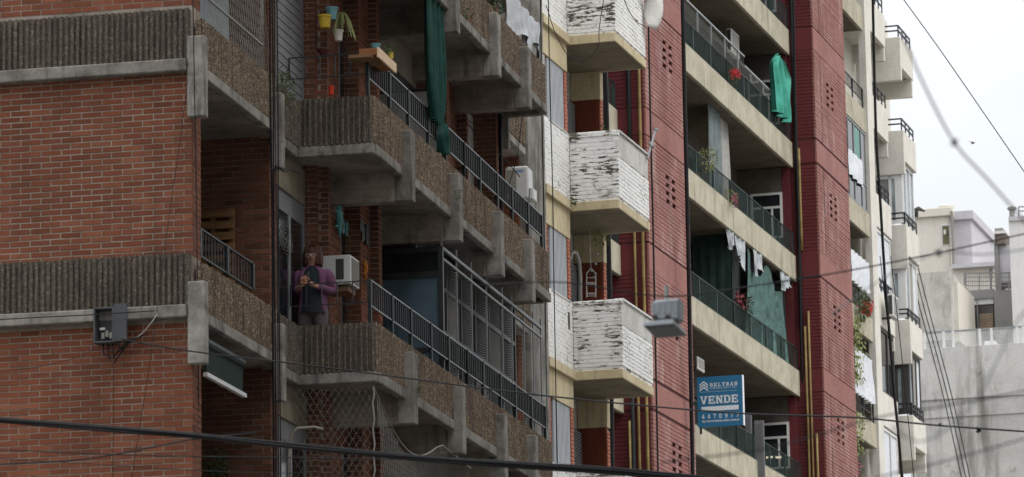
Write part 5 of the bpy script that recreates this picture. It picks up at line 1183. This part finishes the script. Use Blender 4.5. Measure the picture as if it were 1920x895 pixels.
# heavy bundle across the bottom
for i, (dy, dd, r) in enumerate(((0, 0, .011), (3.2, .02, .012), (6, .06, .009), (2, -.03, .007))):
    w = [random.uniform(-1.5, 1.5) for _ in range(8)]
    cable(('thick', 'thickest lower', 'lowest', 'thin twisting')[i] + ' strand of the heavy black cable bundle crossing the bottom', [(-60, 780 + dy, 31 + dd), (200, 801 + dy + w[0], 31 + dd), (360, 815 + dy + w[1], 31 + dd), (545, 834 + dy + w[2], 31 + dd), (800, 857 + dy * 1.3 + w[3], 31 + dd), (1000, 869 + dy * 1.5 + w[4], 31 + dd), (1150, 878 + dy * 1.8 + w[5], 31 + dd), (1300, 893 + dy * 2, 31 + dd), (1420, 906 + dy * 2, 31 + dd)], r)
cable('long thin cable running from the meter box past the for-sale sign', [(228, 636, 44), (300, 650, 43.5), (390, 663, 43), (520, 678, 42), (700, 701, 42), (880, 725, 41), (1020, 742, 40), (1220, 762, 39), (1400, 776, 38), (1600, 783, 37), (1760, 798, 36), (1960, 812, 35)], .008, clumps=((1835, 806, 36, .03), (1763, 797, 36, .018)))
cable('thin cable sloping up to the heavy bundle at the lower left', [(-40, 873, 31.5), (150, 862, 31.5), (280, 840, 31.5), (360, 824, 31.3), (480, 812, 31.2)], .006)
cable('nearly level thin cable at the lower left edge', [(-40, 842, 33), (260, 854, 33), (520, 858, 33), (780, 862, 33), (900, 868, 33)], .0045)
cable('lowest thin cable fading across the bottom left corner', [(-40, 858, 33), (200, 872, 33), (400, 884, 33), (560, 888, 33)], .003)
cable('slack thin wire hanging down the brick side wall', [(352, 150, 45.3), (338, 260, 45.2), (318, 400, 45.2), (297, 560, 45.1), (278, 700, 45.2), (246, 900, 45.2)], .0035)
cable('faint wire dropping from the meter box down the brick wall', [(212, 650, 45.2), (213, 760, 45.3), (211, 900, 45.3)], .003)
cable('loose wire running left from the meter box', [(176, 655, 45.0), (140, 672, 45.2), (60, 690, 45.3), (-40, 702, 45.3)], .003)
cable('black cable lying along the concrete ledge', [(-40, 602, 45.2), (60, 596, 45.2), (180, 590, 45.2), (290, 583, 45.2)], .006, 'cable')
cable('pale loose tail of wire beside the meter box', [(258, 632, 45), (270, 622, 45), (284, 605, 45), (294, 590, 45.1), (292, 586, 45.2)], .006, 'net')
for i, x in enumerate((507, 511, 516, 520)):
    cable(('left', 'second', 'third', 'right')[i] + ' black cable of the vertical run between the loggia and the long balcony', [(x - 1, -40, 48.2), (x + random.uniform(-1, 2), 200, 48.1), (x + 3 + random.uniform(-2, 2), 420, 48.15), (x + 5 + random.uniform(-2, 2), 640, 48.1), (x + 7, 940, 48.2)], (.013, .009, .006, .008)[i])
cable('single cable along the corner of the brick side wall', [(361, -40, 45.2), (367, 300, 45.35), (371, 600, 45.5), (374, 940, 45.5)], .006)
cable('cable passing down the left of the white brick wall', [(1028, -30, 67), (1030, 120, 67), (1036, 350, 67), (1040, 600, 67), (1046, 940, 67)], .009)
cable('second cable passing down the white brick wall', [(1013, -30, 66.5), (1016, 200, 66.5), (1020, 420, 66.5), (1024, 700, 66.5), (1028, 940, 66.5)], .012)
cable('loop of cable swinging across the topmost white balcony', [(1024, 10, 66), (1040, 60, 66.5), (1050, 80, 66.5), (1062, 100, 66.5), (1085, 112, 66.5), (1108, 105, 66.5), (1122, 85, 66.5), (1124, 50, 66.5), (1135, -20, 66.5)], .007)
cable('cable drooping below the top white balcony to the aerial', [(1166, -10, 69), (1180, 22, 69), (1195, 42, 69), (1212, 50, 70)], .007)
for i, (x, d, r) in enumerate(((1279, 92, .05), (1214, 88, .022))): cable(('thick black cable down the right edge of the first red tower', 'thin black cable down the left edge of the first red tower')[i], [(x, -40, d), (x + 5, 200, d), (x + 11, 450, d), (x + 16, 700, d), (x + 21, 940, d)], r)
cable('thick black drain hose behind the white balconies', [(1133, 120, 74), (1137, 250, 74), (1139, 420, 74), (1143, 600, 74), (1147, 940, 74)], .06)
cable('black cable down the recessed flank of the second red tower', [(1487, -30, 107), (1492, 250, 107), (1498, 450, 107), (1502, 640, 107), (1512, 940, 107)], .035)
cable('heavy black cable hanging in front of the cream balconies', [(1636, -30, 108), (1639, 120, 108), (1643, 260, 108), (1650, 370, 108), (1656, 470, 108), (1662, 560, 108), (1669, 640, 108), (1677, 740, 108), (1686, 830, 108), (1694, 940, 108)], .04)
cable('second black cable beside the cream pilaster', [(1641, 170, 108), (1645, 300, 108), (1652, 420, 108), (1660, 520, 108), (1664, 600, 108)], .02)
for i in range(3): cable(('left', 'middle', 'right')[i] + ' of three slanting stay wires against the stained wall', [(1690 + i * 9, 440 + i * 4, 131), (1724 + i * 8, 575, 131), (1768 + i * 8, 740, 131), (1806 + i * 8, 910, 131)], .016)
for i, (x, x2) in enumerate(((1680, 1718), (1700, 1728))): cable(('left', 'right')[i] + ' thin wire drooping over the lower cream balconies', [(x - 30, 480, 108), (x - 8, 680, 108), (x + 15, 910, 108)], .012)
# blurred near cables
cable('span cable carrying the street lamp', [(900, 535, 22), (1060, 530, 23), (1250, 556, 24.06), (1420, 535, 24), (1590, 508, 24), (1760, 474, 24), (1960, 430, 24)], .0042, 'cable')
cable('blurred thick cable falling through the sky on the right', [(1690, 60, 13), (1735, 165, 13), (1790, 268, 13), (1850, 335, 13), (1918, 412, 13), (1990, 500, 13)], .0035, 'rail_top', clumps=((1789, 267, 13, .014),))
cable('fine straight wire crossing the sky at the right', [(1680, -20, 50), (1760, 90, 50), (1850, 220, 50), (1960, 380, 50)], .006, 'rail_top')
cable('blurred wire meeting a knot before the cream rooftop block', [(1560, 590, 15), (1660, 520, 15), (1760, 475, 15), (1850, 477, 15), (1980, 458, 15)], .0025, 'rail_top', clumps=((1760, 474, 15, .016),))
cable('blurred wire low across the stained wall', [(1240, 868, 15), (1450, 838, 15), (1650, 782, 15), (1770, 762, 15), (1960, 726, 15)], .003, 'cable')
cable('blurred wire lowest across the stained wall', [(1640, 896, 14), (1760, 868, 14), (1960, 812, 14)], .0025, 'cable')
cable('blurred looping wire before the stained wall', [(1670, 800, 12), (1720, 828, 12), (1770, 808, 12), (1830, 750, 12), (1872, 672, 12), (1900, 612, 12), (1960, 540, 12)], .0025, 'rail_top')
def bird(label, x, y, d, span, perched=False):
    c = at(x, y, d); t = thing('bird', label, 'bird', c); m = MB()
    if perched: m.ball(c, span * .3, 8, 6, (1.1, .8, .8)); m.ball(c + Vector((span * .3, 0, span * .22)), span * .16, 8, 6); m.tube([c, c + Vector((-span * .55, 0, -span * .2))], [span * .18, span * .05], 6)
    else: m.tube([c + Vector((-span * .28, 0, -.01)), c, c + Vector((span * .22, 0, .02)), c + Vector((span * .3, 0, .02))], [.01 * span, .085 * span, .06 * span, .01 * span], 7)
    m.build('body', M['ac_dark'], t, smooth=True)
    if not perched:
        for sg in (-1, 1):
            m = MB(); m.add([c + Vector((.1 * span, 0, 0)), c + Vector((.0, sg * .3 * span, .14 * span)), c + Vector((-.14 * span + sg * .1, sg * .52 * span, .1 * span)), c + Vector((-.12 * span, sg * .2 * span, .05 * span)), c + Vector((-.1 * span, 0, 0))], [(0, 1, 2, 3, 4)]); m.build('wing', M['ac_dark'], t)
bird('small dark bird flying in the white sky', 1824, 269, 120, .25)
bd = bird
m = MB(); c = P_S(RB, 1722, 397, 60); m.tube([c + Vector((-.12, 0, -.2)), c + Vector((-.1, 0, .05)), c + Vector((.0, 0, .12)), c + Vector((.25, 0, .0))], [.1, .12, .09, .03], 8); single(m, 'security_lamp', M['ac_dark'], 'dark lamp on the roof edge left of the cream rooftop block', 'lamp', c, smooth=True)

# small clutter on the far roofs
n, z = RB.onS(1898, 408, S2 - 2); MB().lathe(RB.w(S2 - 2, n, z), [(.12, 0), (.12, .3), (.2, .34), (.2, .42), (.02, .5)], 10).build('vent_pipe', M['far_grey'], ww)
n, z = RB.onS(1774, 396, S3 + 1); MB().lathe(RB.w(S3 + 1, n, z), [(.35, 0), (.4, .2), (.1, .3)], 10).build('roof_vent', M['far_cream'], cr2)

MB().tube([LB.w(14.25, .42, 11 + k) for k in range(5)], .03, 8).build('drain_pipe', M['cable'], lb, smooth=True)
cable('slack twin cable dropping across the far end of the upper balcony', [(868, 222, 58.5), (882, 238, 58.5), (905, 266, 58.5), (940, 292, 58.5), (975, 332, 58.5)], .007)
cable('thin cable hanging in front of the far loggia', [(979, 215, 58), (974, 262, 58), (968, 300, 58), (955, 345, 58)], .006)
cable('loop of thin cable below the top cross beam', [(868, 215, 58.5), (884, 230, 58.5), (906, 231, 58.5), (908, 210, 58.5)], .006)
cable('cables coiled under the lintel beside the vertical cable run', [(508, 318, 48), (520, 312, 48.2), (532, 322, 48.4), (545, 318, 48.8), (562, 328, 49.2)], .009)
